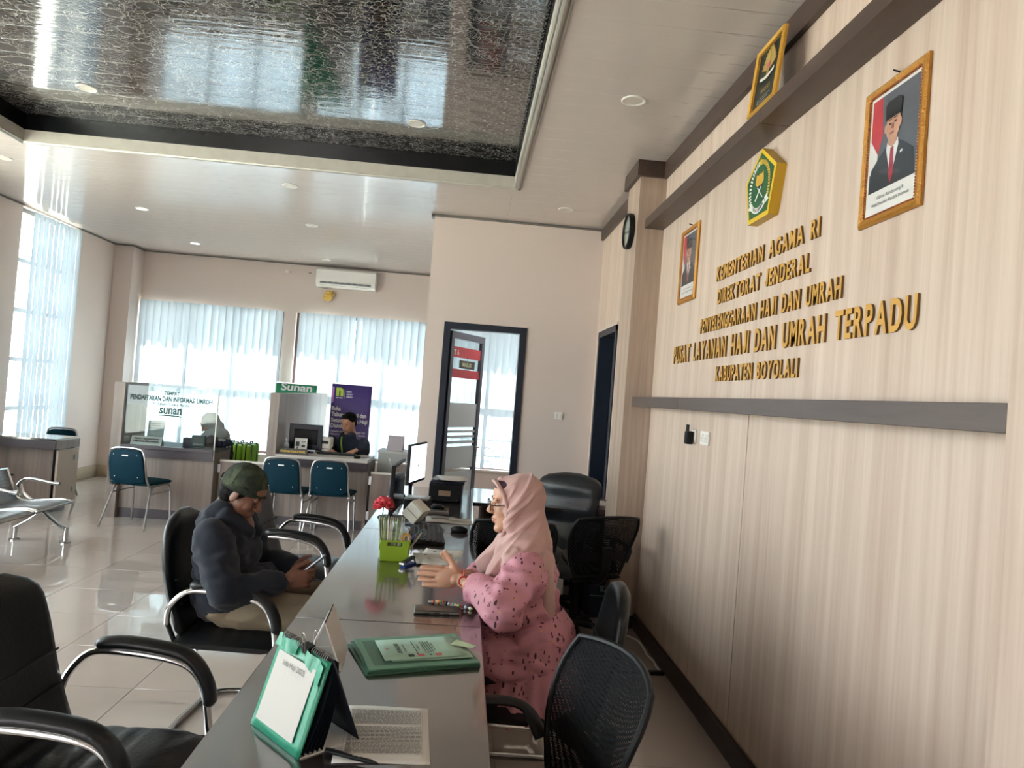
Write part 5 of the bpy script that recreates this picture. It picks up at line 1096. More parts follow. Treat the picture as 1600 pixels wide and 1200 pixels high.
    for k, (dx, dy, a, lab) in enumerate(((.03, .012, 14, 'pale green certificate under the top one on the folders'), (.005, .008, 12, 'pale green certificate with a red emblem on top of the green folders'))):
        b = MB().sheet(lambda u, v: (-.125 + .25 * u, -.088 + .176 * v, .0015 + .004 * u * u), 6, 3); o = b.obj('certificate', pg, solid=.0008); o.location = (-.085 + dx, 2.285 + dy, DZ + .0175 + .0045 * k); o.rotation_euler = (0, 0, R(A - a + 8)); tag(o, lab, 'paper', 'certificates on the folders')
        if k == 1:
            P = TX(0, 0, .0045) @ Matrix.Rotation(-PI / 2, 4, 'Z'); q = MB()
            text(q, 'SERTIFIKAT', P @ TX(0, -.075, 0) , .018, .0006, 0, 1, 'C', 0, .085)
            for j, (y, l) in enumerate(((-.050, .07), (-.018, .11), (-.006, .04), (.010, .10), (.018, .10), (.026, .09), (.034, .10), (.042, .06))): q.prism([(-l / 2, y), (l / 2, y), (l / 2, y + .0022), (-l / 2, y + .0022)], 0, .0001, P)
            q.obj('print_lines', M['ink'], o); q = MB()
            for j in range(8): q.prism([(0, 0), (.010 * math.cos(PI * j / 7 + .1), .012 * math.sin(PI * j / 7 + .1)), (.010 * math.cos(PI * j / 7 + .3), .012 * math.sin(PI * j / 7 + .3))], 0, .0001, P @ TX(0, -.107, 0))
            q.prism(rrect(.02, .02, .002), 0, .0001, P @ TX(.065, -.01, 0)).prism(rrect(.02, .02, .002), 0, .0001, P @ TX(.066, .045, 0)); q.obj('red_emblems', mat('red_print', '#b85a62', .7), o)
            q = MB().prism(rrect(.02, .018, .002), 0, .0001, P @ TX(.065, -.04, 0)).prism(rrect(.008, .008, .002), 0, .0001, P @ TX(.066, .02, 0)); q.obj('dark_stamp', mat('dark_green_print', '#2f4b40', .7), o)
    o = MB().prism([(0, 0), (.07, -.02), (.085, .0), (.02, .05)], 0, .001).obj('paper_slip', mat('pale_yellow_green_slip', '#c3d8b4', .6)); o.location = (.015, 2.325, DZ + .0285); tag(o, 'small pale slip of paper at the right end of the green folders', 'paper')
    # table of figures
    o = MB().sheet(lambda u, v: (-.108 + .216 * u, -.1435 + .287 * v, .001 + .003 * (v > .93) * (1 - u) + .0012 * math.sin(u * 5)), 8, 14).obj('printed_sheet', M['paper'], solid=.0004); o.location = (-.131, 1.767, DZ); o.rotation_euler = (0, 0, R(4)); tag(o, 'white sheet closely printed with a table, lying on the desk by the pen', 'paper')
    q = MB(); rr = random.Random(5); z = .0036
    for i in range(34):
        y = .118 - .0066 * i
        if i in (12, 13): continue
        x = -.085
        while x < .088:
            l = rr.uniform(.004, .013); q.face([(x, y, z), (min(x + l, .09), y, z), (min(x + l, .09), y + .0036, z), (x, y + .0036, z)]); x += l + rr.uniform(.001, .003)
    for x in (-.092, -.078, .092): q.face([(x, -.12, z), (x + .0007, -.12, z), (x + .0007, .125, z), (x, .125, z)])
    tag(q.obj('printed_rows', M['greyprint'], o), kind='stuff')
    p = thing('pen', 'black ballpoint pen at the foot of the printed sheet', 'pen', (-.185, 1.628, DZ + .0105), -21)
    MB().cyl((-.068, 0, 0), (.045, 0, 0), .0052, n=12).cyl((.045, 0, 0), (.064, 0, 0), .005, .0016, 12).obj('barrel', M['black'], p); MB().box((-.045, 0, .006), (.045, .004, .0015)).obj('clip', M['black'], p); q = MB(); text(q, 'FASTER', TX(-.0, -.002, .0054), .006, .0002, 0, 1, 'L'); q.obj('lettering', M['offwhite'], p)
    # phone and bead strap
    p = thing('mobile_phone', 'dark mobile phone in a clear case lying on the desk near the woman', 'phone', (-.043, 2.763, DZ), 3)
    MB().box((0, 0, .0065), (.165, .081, .011), None, .0045, 0, 3).obj('phone_body', mat('grey_phone', '#3c3e40', .25), p); MB().box((0, 0, .0050), (.171, .086, .009), None, .004, 0, 3).obj('phone_case', mat('clear_case', '#6d6c68', .2), p); MB().b2((-.078, -.036, .0122), (.078, .036, .0126)).obj('screen', mat('dark_screen', '#50504e', .12), p)
    q = MB()
    for x in (-.04, .0, .035): q.box((x, -.0425, .0055), (.022, .003, .003))
    q.obj('side_buttons', M['black'], p)
    s = thing('bead_strap', 'colourful beaded phone strap beside the phone', 'strap', (-.06, 2.868, DZ)); rr = random.Random(2)
    cols = ['#c8463a', '#6fb0a8', '#e3dccd', '#d9953f', '#7fae6a', '#c0392b', '#2b2b2b', '#b8d0d8']; pts = smooth_path([(0, 0, .007), (.03, -.004, .007), (.07, -.024, .007), (.10, -.04, .007), (.135, -.058, .007), (.15, -.07, .007)], 4)
    for i, c in enumerate(pts): MB().ell(c, (.0052 + .0022 * (i % 3 == 0),) * 3, None, 10, 7).obj('bead', mat('bead_' + cols[i % 8][1:], cols[i % 8], .3), s)
    MB().tube(pts, .0016, 5).obj('cord', M['black'], s); MB().tube([(.009 * math.cos(a) - .009, .009 * math.sin(a), .006) for a in [2 * PI * k / 14 for k in range(14)]], .003, 6, closed=True).obj('ring', M['steel'], s)
    # loose papers
    for k, (x, y, a, w_, h_, lab) in enumerate(((-.055, 3.70, -6, .20, .28, 'lowest white printed sheet between the basket and the woman'), (-.085, 3.60, 8, .20, .24, 'white printed sheet lying over another beside the green basket'), (-.075, 3.50, -2, .13, .12, 'small folded white receipt in front of the printed sheets'))):
        o = MB().sheet(lambda u, v: (-w_ / 2 + w_ * u, -h_ / 2 + h_ * v, .003 + .006 * k + .004 * math.sin(u * 5 + k) * math.sin(v * 4)), 8, 8).obj('loose_paper', M['paper'], solid=.0005); o.location = (x, y, DZ); o.rotation_euler = (0, 0, R(a)); tag(o, lab, 'paper', 'loose papers beside the basket')
        q = MB(); z = .0095 + .006 * k
        for (a0, b0, a1, b1) in (((-.05, .04, -.035, .055), (.03, .02, .045, .035), (-.08, .06, -.03, .063)) if k < 2 else ((-.04, .01, -.02, .014), (-.04, -.01, .03, -.007), (-.045, .03, -.035, .045))): q.face([(a0, b0, z), (a1, b0, z), (a1, b1, z), (a0, b1, z)])
        q.obj('print_marks', M['ink'], o)
    # green basket
    t = thing('basket', 'lime green woven plastic basket holding papers, scissors and tape', 'basket', (-.285, 3.61, DZ), 4); lm = mat('lime_plastic', '#93b52e', .45); hh = .098
    def wallpt(a, b, u, v): return a.lerp(b, u) * (1 + .10 * v) + Vector((0, 0, hh * v))
    cs = [Vector((-.065, -.095, 0)), Vector((.065, -.095, 0)), Vector((.065, .095, 0)), Vector((-.065, .095, 0))]
    for i in range(4):
        a, b = cs[i], cs[(i + 1) % 4]; nrm = (b - a).cross(Vector((0, 0, 1))).normalized(); L = (b - a).length; nu = round(L / .0055); nv = 18
        wv = MB()
        def f(u, v): 
            k = (u * L / .011 + v * hh / .011); k2 = (u * L / .011 - v * hh / .011); bump = .0022 * max(math.sin(k * PI) ** 2, .8 * math.sin(k2 * PI) ** 2)
            return wallpt(a, b, u, v) + nrm * (bump if v < .78 else .001)
        vs = [f(p / nu, q / nv) for p in range(nu + 1) for q in range(nv + 1)]; fs = []
        for p in range(nu):
            for q in range(nv):
                uu, vv = (p + .5) / nu, (q + .5) / nv
                if abs(uu - .5) < .26 and .80 < vv < .93 and i in (0, 1, 2, 3) : continue
                fs.append((p * (nv + 1) + q, (p + 1) * (nv + 1) + q, (p + 1) * (nv + 1) + q + 1, p * (nv + 1) + q + 1))
        wv._add(vs, fs, 0, True); wv.obj('basket_side', lm, t, solid=.002)
    MB().tube([wallpt(cs[i], cs[(i + 1) % 4], u, 1) for i in range(4) for u in (0.04, .5, .96)], .004, 8, closed=True).obj('rim', lm, t); MB().b2((-.064, -.094, 0), (.064, .094, .003)).obj('basket_floor', lm, t)
    rr = random.Random(8)
    cm_ = ['#d8d5cc', '#8fa860', '#c9cdbd', '#6f8a4a', '#e0ddd6', '#b8bfa6']
    for k in range(12):
        o = MB().box((0, 0, .098), (.0062, .085, .19 + rr.uniform(-.012, .012))).obj('booklet', mat('booklet_' + cm_[k % 6][1:], cm_[k % 6], .6)); o.location = (-.345 + .0072 * k, 3.575, DZ + .006); o.rotation_euler = (rr.uniform(-.04, .04), (k - 6) * .020, R(4)); tag(o, ('cream', 'light green', 'pale grey-green', 'dark green', 'white', 'sage')[k % 6] + ' booklet, ' + ('first', 'second', 'third', 'fourth', 'fifth', 'sixth', 'seventh', 'eighth', 'ninth', 'tenth', 'eleventh', 'last')[k] + ' from the left of those upright in the green basket', 'booklet', 'booklets upright in the green basket')
    for k, (x, y, c, ry) in enumerate(((-.245, 3.60, '#6a665e', .25), (-.25, 3.63, '#8a857c', .2))):
        o = MB().box((0, 0, .07), (.006, .07, .13)).obj('card_wallet', mat('wallet_' + c[1:], c, .5)); o.location = (x, y, DZ + .006); o.rotation_euler = (0, ry, R(10)); tag(o, ('dark', 'grey')[k] + ' card wallet leaning behind the booklets in the green basket', 'wallet')
    f = thing('flower', 'red artificial flower standing in the lime green basket', 'flower', (-.365, 3.66, DZ + .02)); rf = mat('red_petal', '#e0505c', .6)
    MB().tube([(0, 0, 0), (.0, 0, .15), (.005, 0, .22)], .003, 6).obj('stem', mat('green_stem', '#4c6a3a', .6), f)
    for k in range(34):                                     # a full ruffled bloom: petals set out over a dome
        th = math.acos(1 - 1.25 * (k + .5) / 34); ph = k * 2.39996; r = .052
        MB(TX(.005, 0, .215) @ Matrix.Rotation(ph, 4, 'Z') @ Matrix.Rotation(-PI / 2 + th, 4, 'Y') @ Matrix.Rotation(rr.uniform(-.6, .6), 4, 'X')).sheet(lambda u, v: (r * (.25 + .75 * u), (v - .5) * .046 * (.35 + .65 * math.sin(u * 1.9)), .006 * math.sin(v * 8 + k) * u + .008 * u * u), 4, 5).obj('petal', rf, f, solid=.001)
    MB().ell((.005, 0, .236), (.016, .016, .014)).obj('flower_heart', mat('dark_red', '#b53340', .6), f)
    s = thing('scissors', 'scissors with pale handles standing in the green basket', 'scissors', (-.215, 3.63, DZ + .02)); 
    for sgn in (-1, 1): MB().tube([(.02 * sgn + .016 * math.cos(a), 0, .115 + .021 * math.sin(a)) for a in [2 * PI * k / 14 for k in range(14)]], .004, 6, closed=True).obj('handle', mat('blue_grey_handle', '#5f7f88', .4), s); MB().tube([(.012 * sgn, 0, .095), (-.01 * sgn, 0, .0)], .003, 6).obj('blade', M['steel'], s)
    s.rotation_euler = (R(-12), R(24), R(10))
    o = thing('tape_roll', 'roll of amber tape lying on the top of the green basket', 'tape', (-.232, 3.545, DZ + .108)); o.rotation_euler = (R(75), R(25), R(20)); MB().lathe([(.014, -.009), (.026, -.009), (.026, .009), (.014, .009), (.014, -.009)], n=22).obj('tape', mat('amber_tape', '#c8a05e', .25), o); MB().lathe([(.011, -.0095), (.014, -.0095), (.014, .0095), (.011, .0095), (.011, -.0095)], n=22).obj('core', M['offwhite'], o)
    for k, (x, y, rx, ry, c) in enumerate(((-.262, 3.57, .2, .55, '#27408a'), (-.256, 3.59, .0, .5, '#2a2a2e'), (-.24, 3.60, -.2, .62, '#c9c6bd'))):
        o = MB().cyl((0, 0, 0), (0, 0, .135), .0045, n=10).cyl((0, 0, .135), (0, 0, .142), .003, n=8).obj('pen', mat('pen_' + c[1:], c, .35)); o.location = (x, y, DZ + .012); o.rotation_euler = (rx, ry, 0); tag(o, ('blue', 'black', 'pale')[k] + ' pen leaning to the right in the green basket', 'pen')
    p = thing('stapler', 'blue stapler lying on the desk in front of the green basket', 'stapler', (-.205, 3.455, DZ), 62); bl = mat('blue_plastic', '#2347a0', .4)
    MB().box((0, 0, .005), (.10, .030, .010), None, .003).obj('base', bl, p); MB().box((-.004, 0, .026), (.10, .022, .012), (0, R(-9), 0), .004).obj('arm', M['navy'], p); MB().cyl((-.05, -.012, .016), (-.05, .012, .016), .010, n=12).obj('hinge', M['steel'], p)
    # keyboard and mouse
    def keyboard(loc, rz, lab, w=.19, L=.46):
        t = thing('keyboard', lab, 'keyboard', loc, rz); MB().box((0, 0, .013), (w, L, .022), (0, R(3), 0), .005).obj('case', M['black'], t); k = MB(); rr = random.Random(1)
        for i in range(6):
            for j in range(19):
                if (i, j) in ((5, 5), (5, 7), (5, 8), (0, 3)): continue
                k.box((-w / 2 + .022 + i * (w - .044) / 5, -L / 2 + .02 + j * (L - .04) / 18, .027 + .0015 * (2 - i) * .6), (.0145, .0165 if L > .4 else .012, .006), None, .002, 0, 1)
        tag(k.obj('keys', mat('key_caps', '#2b2d31', .5), t), kind='stuff')
        l = MB()
        for i in range(6):
            for j in range(19): l.box((-w / 2 + .020 + i * (w - .044) / 5, -L / 2 + .02 + j * (L - .04) / 18, .0312 + .0015 * (2 - i) * .6), (.004, .004, .0004))
        tag(l.obj('key_letters', M['greyprint'], t), kind='stuff')
    keyboard((-.155, 4.16, DZ), 4, 'black computer keyboard on the desk behind the green basket')
    def mouse(loc, rz, lab):
        t = thing('computer_mouse', lab, 'mouse', loc, rz); MB().ell((0, 0, .012), (.054, .032, .024), None, 18, 12).obj('mouse_body', M['black'], t); MB().box((.028, 0, .032), (.016, .005, .008), (0, R(18), 0), .002).obj('wheel', M['steel'], t)
        return t
    mouse((.03, 4.36, DZ + .001), 170, 'black computer mouse to the right of the keyboard'); mouse((-.13, 5.15, DZ + .001), 160, 'black computer mouse in front of the black printer')
    # monitors
    def monitor(loc, rz, lab, w, h, z0, scr, tilt=0):
        t = thing('monitor', lab, 'monitor', loc, rz)
        T = TX(0, 0, z0 + h / 2) @ Matrix.Rotation(tilt, 4, 'Y')
        MB(T).box((0, 0, 0), (.024, w, h), None, .005).obj('bezel', M['black'], t); MB(T).ell((-.018, 0, -.02), (.032, w * .36, h * .36), None, 18, 12).obj('rear_housing', M['navy'], t)
        MB(T).b2((.0122, -w / 2 + .012, -h / 2 + .02), (.0135, w / 2 - .012, h / 2 - .012)).obj('screen', scr, t)
        MB().tube([(-.02, 0, z0 + h * .35), (-.035, 0, z0), (-.03, 0, .012)], .018, 10, 0, 1.6, .7).obj('stand', M['black'], t); MB().lathe([(.0, .014), (.03, .013), (.10, .006), (.105, 0), (0, 0)], (-.01, 0, 0), 26).obj('stand_base', M['black'], t)
    lit = mat('lit_screen', '#dfe8f2', .15, emit='#dce6f2', estr=1.3); dkscr = mat('glossy_dark_screen', '#2a3440', .06)
    monitor((-.385, 4.70, DZ), -3, 'black computer monitor seen edge-on behind the green basket', .50, .30, .06, dkscr)
    monitor((-.315, 5.38, DZ), -13, 'computer monitor with a bright white screen in front of the printer', .42, .29, .15, lit)
    # tilted cream reader, scanner, printer
    t = thing('card_reader', 'cream tilted box-shaped card reader beside the monitor', 'device', (-.245, 4.52, DZ), -20); cr = mat('cream_plastic', '#b9b6a8', .35)
    MB().box((0, 0, .078), (.105, .12, .105), (0, R(38), 0), .008).obj('reader_body', cr, t); MB(TX(0, 0, .078) @ Matrix.Rotation(R(38), 4, 'Y')).b2((-.05, -.055, .0535), (.05, .055, .057)).obj('reader_lid', mat('pale_cream_lid', '#d6d4ca', .3), t); MB(TX(0, 0, .078) @ Matrix.Rotation(R(38), 4, 'Y')).b2((-.045, -.0625, -.004), (.045, -.0605, .002)).obj('seam_line', M['greyprint'], t); MB().box((0, 0, .006), (.10, .10, .012), None, .004).obj('foot', M['navy'], t)
    t = thing('scanner', 'grey-topped flat scanner box on the desk left of the black printer', 'scanner', (-.27, 5.06, DZ), -4); MB().box((0, 0, .04), (.17, .16, .08), None, .006).obj('scanner_body', M['black'], t); MB().box((0, 0, .086), (.165, .155, .014), None, .006).obj('scanner_lid', mat('grey_plastic', '#8a8e90', .35), t); MB().b2((-.05, -.05, .0935), (.05, .04, .095)).obj('lid_panel', mat('pale_grey_plastic', '#b5b9ba', .3), t)
    t = thing('printer', 'black desktop printer with papers on top at the far end of the desk', 'printer', (-.085, 5.70, DZ), -2); MB().box((0, 0, .07), (.25, .36, .13), None, .012).obj('printer_body', M['black'], t); MB().box((.01, .01, .142), (.26, .37, .016), None, .006).obj('printer_lid', M['navy'], t); MB().b2((-.05, -.182, .045), (.04, -.1805, .085)).obj('sticker', mat('tan_sticker', '#9a7f66', .6), t); MB().box((0, -.20, .018), (.2, .08, .01), None, .003).obj('output_tray', M['black'], t)
    for k in range(4):
        o = MB().sheet(lambda u, v: (-.11 + .22 * u, -.15 + .3 * v, .002 * math.sin(u * 4 + k) + .003 * k), 5, 4).obj('paper_on_printer', (M['navy'], M['greyprint'], mat('blue_grey_folder', '#5a6674', .5), M['offwhite'])[k], solid=.002); o.location = (-.08 + .012 * k, 5.68, DZ + .156); o.rotation_euler = (0, 0, R(-4 + 4 * k)); tag(o, ('dark blue folder lowest', 'grey sheet second', 'blue grey folder third', 'pale sheet topmost')[k] + ' in the pile on the black printer', 'paper', 'papers on the printer')
    t = thing('document_stand', 'grey tilted document stand at the far left edge of the desk', 'stand', (-.47, 5.60, DZ), 8); MB().box((-.005, 0, .15), (.012, .20, .29), (0, R(-24), 0), .003).obj('board', mat('mauve_grey_card', '#9a9298', .7), t); MB().box((.045, 0, .07), (.01, .12, .14), (0, R(-22), 0), .003).obj('rear_leg', M['black'], t); MB().box((.02, 0, .006), (.12, .18, .012), None, .004).obj('foot', M['black'], t)
    for k, (x, y, w_, h_, a, m_, lab) in enumerate(((-.04, 4.72, .30, .20, 2, M['offwhite'], 'white sheet lying behind the mouse on the desk'), (-.08, 4.78, .16, .10, 8, M['greyprint'], 'grey envelope lying on the white sheet behind the mouse'), (.03, 4.70, .14, .06, -10, M['offwhite'], 'folded pale slip on the white sheet near the desk edge'))):
        o = MB().sheet(lambda u, v: (-w_ / 2 + w_ * u, -h_ / 2 + h_ * v, .003 + .006 * k + .003 * math.sin(u * 6)), 6, 3).obj('loose_paper', m_, solid=.001); o.location = (x, y, DZ); o.rotation_euler = (0, 0, R(a)); tag(o, lab, 'paper')
    t = thing('mobile_phone', 'silver phone lying between the mouse and the scanner on the desk', 'phone', (-.12, 4.95, DZ), 4); MB().box((0, 0, .013), (.14, .07, .024), None, .005).obj('phone_body', M['steel'], t); MB().b2((-.06, -.028, .0252), (.06, .028, .0258)).obj('screen', M['black'], t)
    o = MB().tube(smooth_path([(-.06, 4.36, .006), (-.10, 4.45, .005), (-.16, 4.50, .005), (-.23, 4.62, .005)], 5), .0025, 6).obj('mouse_cable', M['black']); o.location = (0, 0, DZ); tag(o, 'thin black mouse cable lying on the desk', 'cable')
build_desk_items()

# ------------------------------------------------------------------ things on the back counters and behind them
def build_back_items():
    cz = .7752
    t = thing('leaflet_holder', 'clear stand of grey leaflets behind the lettered glass screen', 'stand', (-3.32, 8.12, cz)); MB().box((0, 0, .13), (.17, .012, .25), (R(-8), 0, 0)).obj('leaflet', mat('grey_leaflet', '#9aa3a0', .6), t); MB().box((0, .03, .012), (.17, .09, .024), None, .003).obj('stand_foot', M['glass'], t)
    q = MB(TX(0, -.0075, .13) @ Matrix.Rotation(R(-8), 4, 'X')); F = Matrix.Rotation(PI / 2, 4, 'X')
    for y, l in ((.09, .12), (.07, .10), (.04, .13)): q.prism([(-l / 2, y), (l / 2, y), (l / 2, y + .008), (-l / 2, y + .008)], 0, .001, F)
    q.tube([(-.04, -.002, -.10), (-.025, -.002, -.06), (-.005, -.002, -.055), (.01, -.002, -.075), (.03, -.002, -.05), (.045, -.002, -.10)], .003, 5).tube([(-.05, -.002, -.10), (.05, -.002, -.10)], .003, 5); q.obj('print', mat('dark_print', '#3a4444', .7), t)
    t = thing('tent_sign', 'white lettered tent sign on the counter inside the glass screen', 'sign', (-3.35, 8.0, cz)); MB().prism([(-.045, 0), (-.002, .09), (.002, .09), (.045, 0)], -.16, .16, frame((0, 0, 0), (0, 1, 0), (0, 0, 1))).obj('folded_card', M['offwhite'], t)
    q = MB(); W = frame((0, -.026, .05), (1, 0, 0), (0, .43, .9)); text(q, 'TEMPAT PENDAFTARAN', W @ TX(0, .006, 0), .026, .001, .0005, 1, 'C', 0, .26); text(q, 'UMROH & PELAYANAN', W @ TX(0, -.022, 0), .026, .001, .0005, 1, 'C', 0, .26); q.obj('sign_lettering', M['ink'], t)
    t = thing('card_machine', 'dark green box-shaped device on the counter in front of the grey headscarf', 'device', (-2.83, 8.05, cz), 8); MB().box((0, 0, .07), (.14, .06, .13), None, .012).obj('case', mat('dark_green_plastic', '#123f3c', .4), t); MB().b2((-.05, -.0315, .035), (.05, -.030, .045)).obj('label_strip', M['greyprint'], t); MB().box((-.11, .03, .05), (.10, .09, .10), None, .01).obj('side_case', mat('dark_purple_case', '#231c30', .5), t)
    t = thing('folded_jacket', 'dark folded jacket heaped at the right end of the glass counter', 'clothing', (-2.72, 8.28, cz)); bobj('cloth', blob([('e', (0, 0, .03), (.12, .10, .045)), ('e', (.08, .03, .05), (.08, .07, .04)), ('e', (-.07, .02, .045), (.06, .07, .04))], .008, 4, folds(.014, 20)), mat('blue_black_cloth', '#1b2030', .9), t)
    bobj('pale_lining', blob([('e', (.06, 0, .075), (.045, .04, .02)), ('e', (.10, .05, .08), (.03, .03, .018))], .008, 3, folds(.01, 25)), M['greyprint'], t)
    lm = mat('lime_suitcase', '#b0ec50', .35)
    for k, (x, y, lab) in enumerate(((-2.90, 9.46, 'lime green suitcase, leftmost of the three behind the low gate'), (-2.785, 9.46, 'lime green suitcase, middle of the three behind the low gate'), (-2.67, 9.46, 'lime green suitcase, rightmost of the three behind the low gate'))):
        t = thing('suitcase', lab, 'suitcase', (x, y, 0), 0, 'lime green suitcases'); MB().box((0, 0, .40), (.092, .44, .66), None, .035, 0, 4).obj('shell', lm, t)
        for xx in (-.0, ): MB().box((xx, 0, .40), (.014, .450, .668), None, .01).obj('zip_band', M['black'], t)
        for yy in (-.11, .11): MB().box((0, yy, .40), (.098, .03, .672), None, .015).obj('strap', M['black'], t)
        MB().tube([(0, -.05, .735), (0, -.05, .762), (0, .05, .762), (0, .05, .735)], .008, 6).obj('handle', M['black'], t)
        for xx in (-.03, .03):
            for yy in (-.17, .17): MB().cyl((xx, yy - .012, .028), (xx, yy + .012, .028), .028, n=12).cyl((xx, yy, .04), (xx, yy, .08), .01).obj('wheel', M['black'], t)
    # right counter
    def flat_monitor(loc, rz, lab, w, h, z0):
        t = thing('monitor', lab, 'monitor', loc, rz); MB().box((0, 0, z0 + h / 2), (w, .03, h), None, .006).obj('bezel', M['navy'], t); MB().box((0, -.018, z0 + h / 2), (w * .7, .015, h * .6), None, .006).obj('rear_housing', M['black'], t); MB().b2((-w / 2 + .012, .0152, z0 + .015), (w / 2 - .012, .016, z0 + h - .012)).obj('screen', mat('lit_screen', '#dfe8f2', .15), t); MB().box((0, 0, z0 / 2 + .03), (.05, .02, z0 + .06)).obj('stand', M['black'], t); MB().box((0, 0, .006), (.20, .15, .012), None, .004).obj('stand_base', M['black'], t)
    flat_monitor((-1.77, 8.40, cz), 6, 'dark back of a computer monitor on the right back counter', .37, .29, .03)
    t = thing('leaflet_card', 'white printed card standing on the right back counter before the monitor', 'card', (-1.78, 8.22, cz)); MB().box((0, 0, .085), (.135, .006, .17), (R(-6), 0, 0)).obj('card', M['paper'], t); q = MB(TX(0, -.006, .085) @ Matrix.Rotation(R(-6), 4, 'X'))
    for (x, y, w_, h_) in ((-.035, .02, .04, .05), (-.035, -.03, .012, .04), (.03, .05, .05, .008), (.03, .035, .04, .006), (.03, .0, .04, .03), (.03, -.04, .045, .006)): q.b2((x - w_ / 2, -.0012, y - h_ / 2), (x + w_ / 2, -.0004, y + h_ / 2))
    q.obj('print', mat('dark_print', '#3a4444', .7), t); MB().box((0, .012, .006), (.13, .05, .012)).obj('card_foot', M['glass'], t)
    t = thing('name_plate', 'black name plate with yellow lettering on the right back counter', 'name plate', (-1.82, 8.06, cz)); MB().prism([(-.02, 0), (-.008, .065), (.008, .065), (.02, 0)], -.155, .155, frame((0, 0, 0), (0, 1, 0), (0, 0, 1))).obj('plate', mat('dark_wood_plate', '#2a221d', .4), t)
    q = MB(); text(q, 'PT. SUNAN TOUR & TRAVEL', frame((0, -.0165, .022), (1, 0, 0), (0, .18, .98)), .03, .0015, .0005, 1, 'C', 0, .27); q.obj('plate_lettering', mat('yellow_letters', '#c9a52c', .5), t)
    t = thing('pump_bottle', 'clear pump bottle at the left end of the right back counter', 'bottle', (-1.935, 8.20, cz)); MB().lathe([(0, 0), (.035, .002), (.036, .09), (.014, .115), (.014, .13), (0, .13)]).obj('bottle_body', mat('clear_plastic', '#aab4ba', .1), t); MB().tube([(0, 0, .13), (0, 0, .155), (0, -.03, .155)], .007, 8).obj('pump', M['white'], t)
    t = thing('printer', 'white receipt printer behind the monitor on the right back counter', 'printer', (-1.575, 8.52, cz)); MB().box((0, 0, .09), (.17, .20, .18), None, .02, 0, 3).obj('printer_body', M['offwhite'], t); MB().b2((-.06, -.102, .11), (.06, -.0995, .145)).obj('paper_slot', M['black'], t); MB().b2((-.07, -.1025, .05), (.07, -.0995, .06)).obj('panel_line', M['greyprint'], t)
    t = thing('keyboard', 'dark keyboard before the clerk on the right back counter', 'keyboard', (-1.40, 8.36, cz), 2); MB().box((0, 0, .012), (.42, .15, .02), None, .005).obj('case', M['black'], t); k = MB(); [k.box((-.19 + .0212 * i, -.05 + .025 * j, .0245), (.017, .019, .005), None, .002, 0, 1) for i in range(19) for j in range(5)]; tag(k.obj('keys', mat('key_caps', '#2b2d31', .5), t), kind='stuff')
    t = thing('computer_mouse', 'black mouse at the right end of the right back counter', 'mouse', (-1.13, 8.10, cz), 60); MB().ell((0, 0, .012), (.05, .03, .02), None, 16, 10).obj('mouse_body', M['black'], t); MB().tube(smooth_path([(.05, 0, .01), (.12, .02, .006), (.16, -.05, .006), (.22, -.02, .02)], 4), .003, 6).obj('cable', M['black'], t)
    def banner(name, x, y, w, h, m, lab, cat='banner'):
        t = thing(name, lab, cat, (x, y, 0)); MB().sheet(lambda u, v: (-w / 2 + w * u, .006 * math.sin(u * 6) , .06 + (h - .06) * v), 10, 4).obj('banner_sheet', m, t, solid=.002); MB().box((0, 0, .03), (w + .04, .10, .06), None, .01).obj('banner_base', M['steel'], t); MB().box((0, 0, h), (w + .015, .02, .02)).obj('top_rail', M['steel'], t); MB().cyl((0, .03, .05), (0, .015, h), .008).obj('support_pole', M['steel'], t); return t
    pm = bpy.data.materials.new('purple_banner_print'); pm.use_nodes = True; nt = pm.node_tree; b = nt.nodes['Principled BSDF']; tc = nt.nodes.new('ShaderNodeTexCoord'); sp = nt.nodes.new('ShaderNodeSeparateXYZ'); cr = nt.nodes.new('ShaderNodeValToRGB'); nt.links.new(tc.outputs['Generated'], sp.inputs[0]); nt.links.new(sp.outputs['Z'], cr.inputs[0]); nt.links.new(cr.outputs[0], b.inputs['Base Color']); e = cr.color_ramp.elements; e[0].position = .3; e[0].color = lin('#8d86c4'); e[1].position = .95; e[1].color = lin('#3f2f72'); k = e.new(.7); k.color = lin('#54408a'); b.inputs['Roughness'].default_value = .5
    t = banner('banner', -1.535, 9.98, .54, 1.59, pm, 'purple roll-up banner with a green arch logo behind the clerk')
    W = frame((0, -.010, 0), (1, 0, 0), (0, 0, 1)); wm = mat('white_print', '#e9e9ee', .6); q = MB()
    for s, z, sz, wd in (('Buka', 1.225, .075, .12), ('Tabungan Haji dan', 1.145, .075, .47), ('Setoran Dana Haji', 1.065, .075, .49), ('Disini', .99, .075, .15)): text(q, s, W @ TX(-.25, z, 0), sz, .003, .001, 1, 'L', 0, wd)
    for s, z in (('Dapatkan kemudahan tabungan haji', .93), ('Nikmati setoran melalui Bank Syariah', .89)): text(q, s, W @ TX(-.25, z, 0), .035, .001, .001, 1, 'L', 0, .47)
    for s, z in (('LEBIH', 1.475), ('CEPAT', 1.44), ('AMAN', 1.405)): text(q, s, W @ TX(-.07, z, 0), .028, .001, .001, 1, 'L')
    q.prism([(-.095, 1.39), (-.092, 1.39), (-.092, 1.51), (-.095, 1.51)], 0, .001, W); text(q, 'nano bank', W @ TX(-.16, 1.39, 0), .022, .001, .001, 1, 'C'); q.obj('banner_lettering', wm, t)
    q = MB(); text(q, 'n', W @ TX(-.16, 1.43, 0), .20, .012, .002, 1, 'C'); q.obj('arch_logo', mat('lime_print', '#a9c43c', .6), t)
    q = MB().b2((-.10, -.012, .55), (.22, -.0105, .80)).b2((-.02, -.013, .78), (.1, -.0115, .83)); q.obj('pale_picture', M['offwhite'], t)
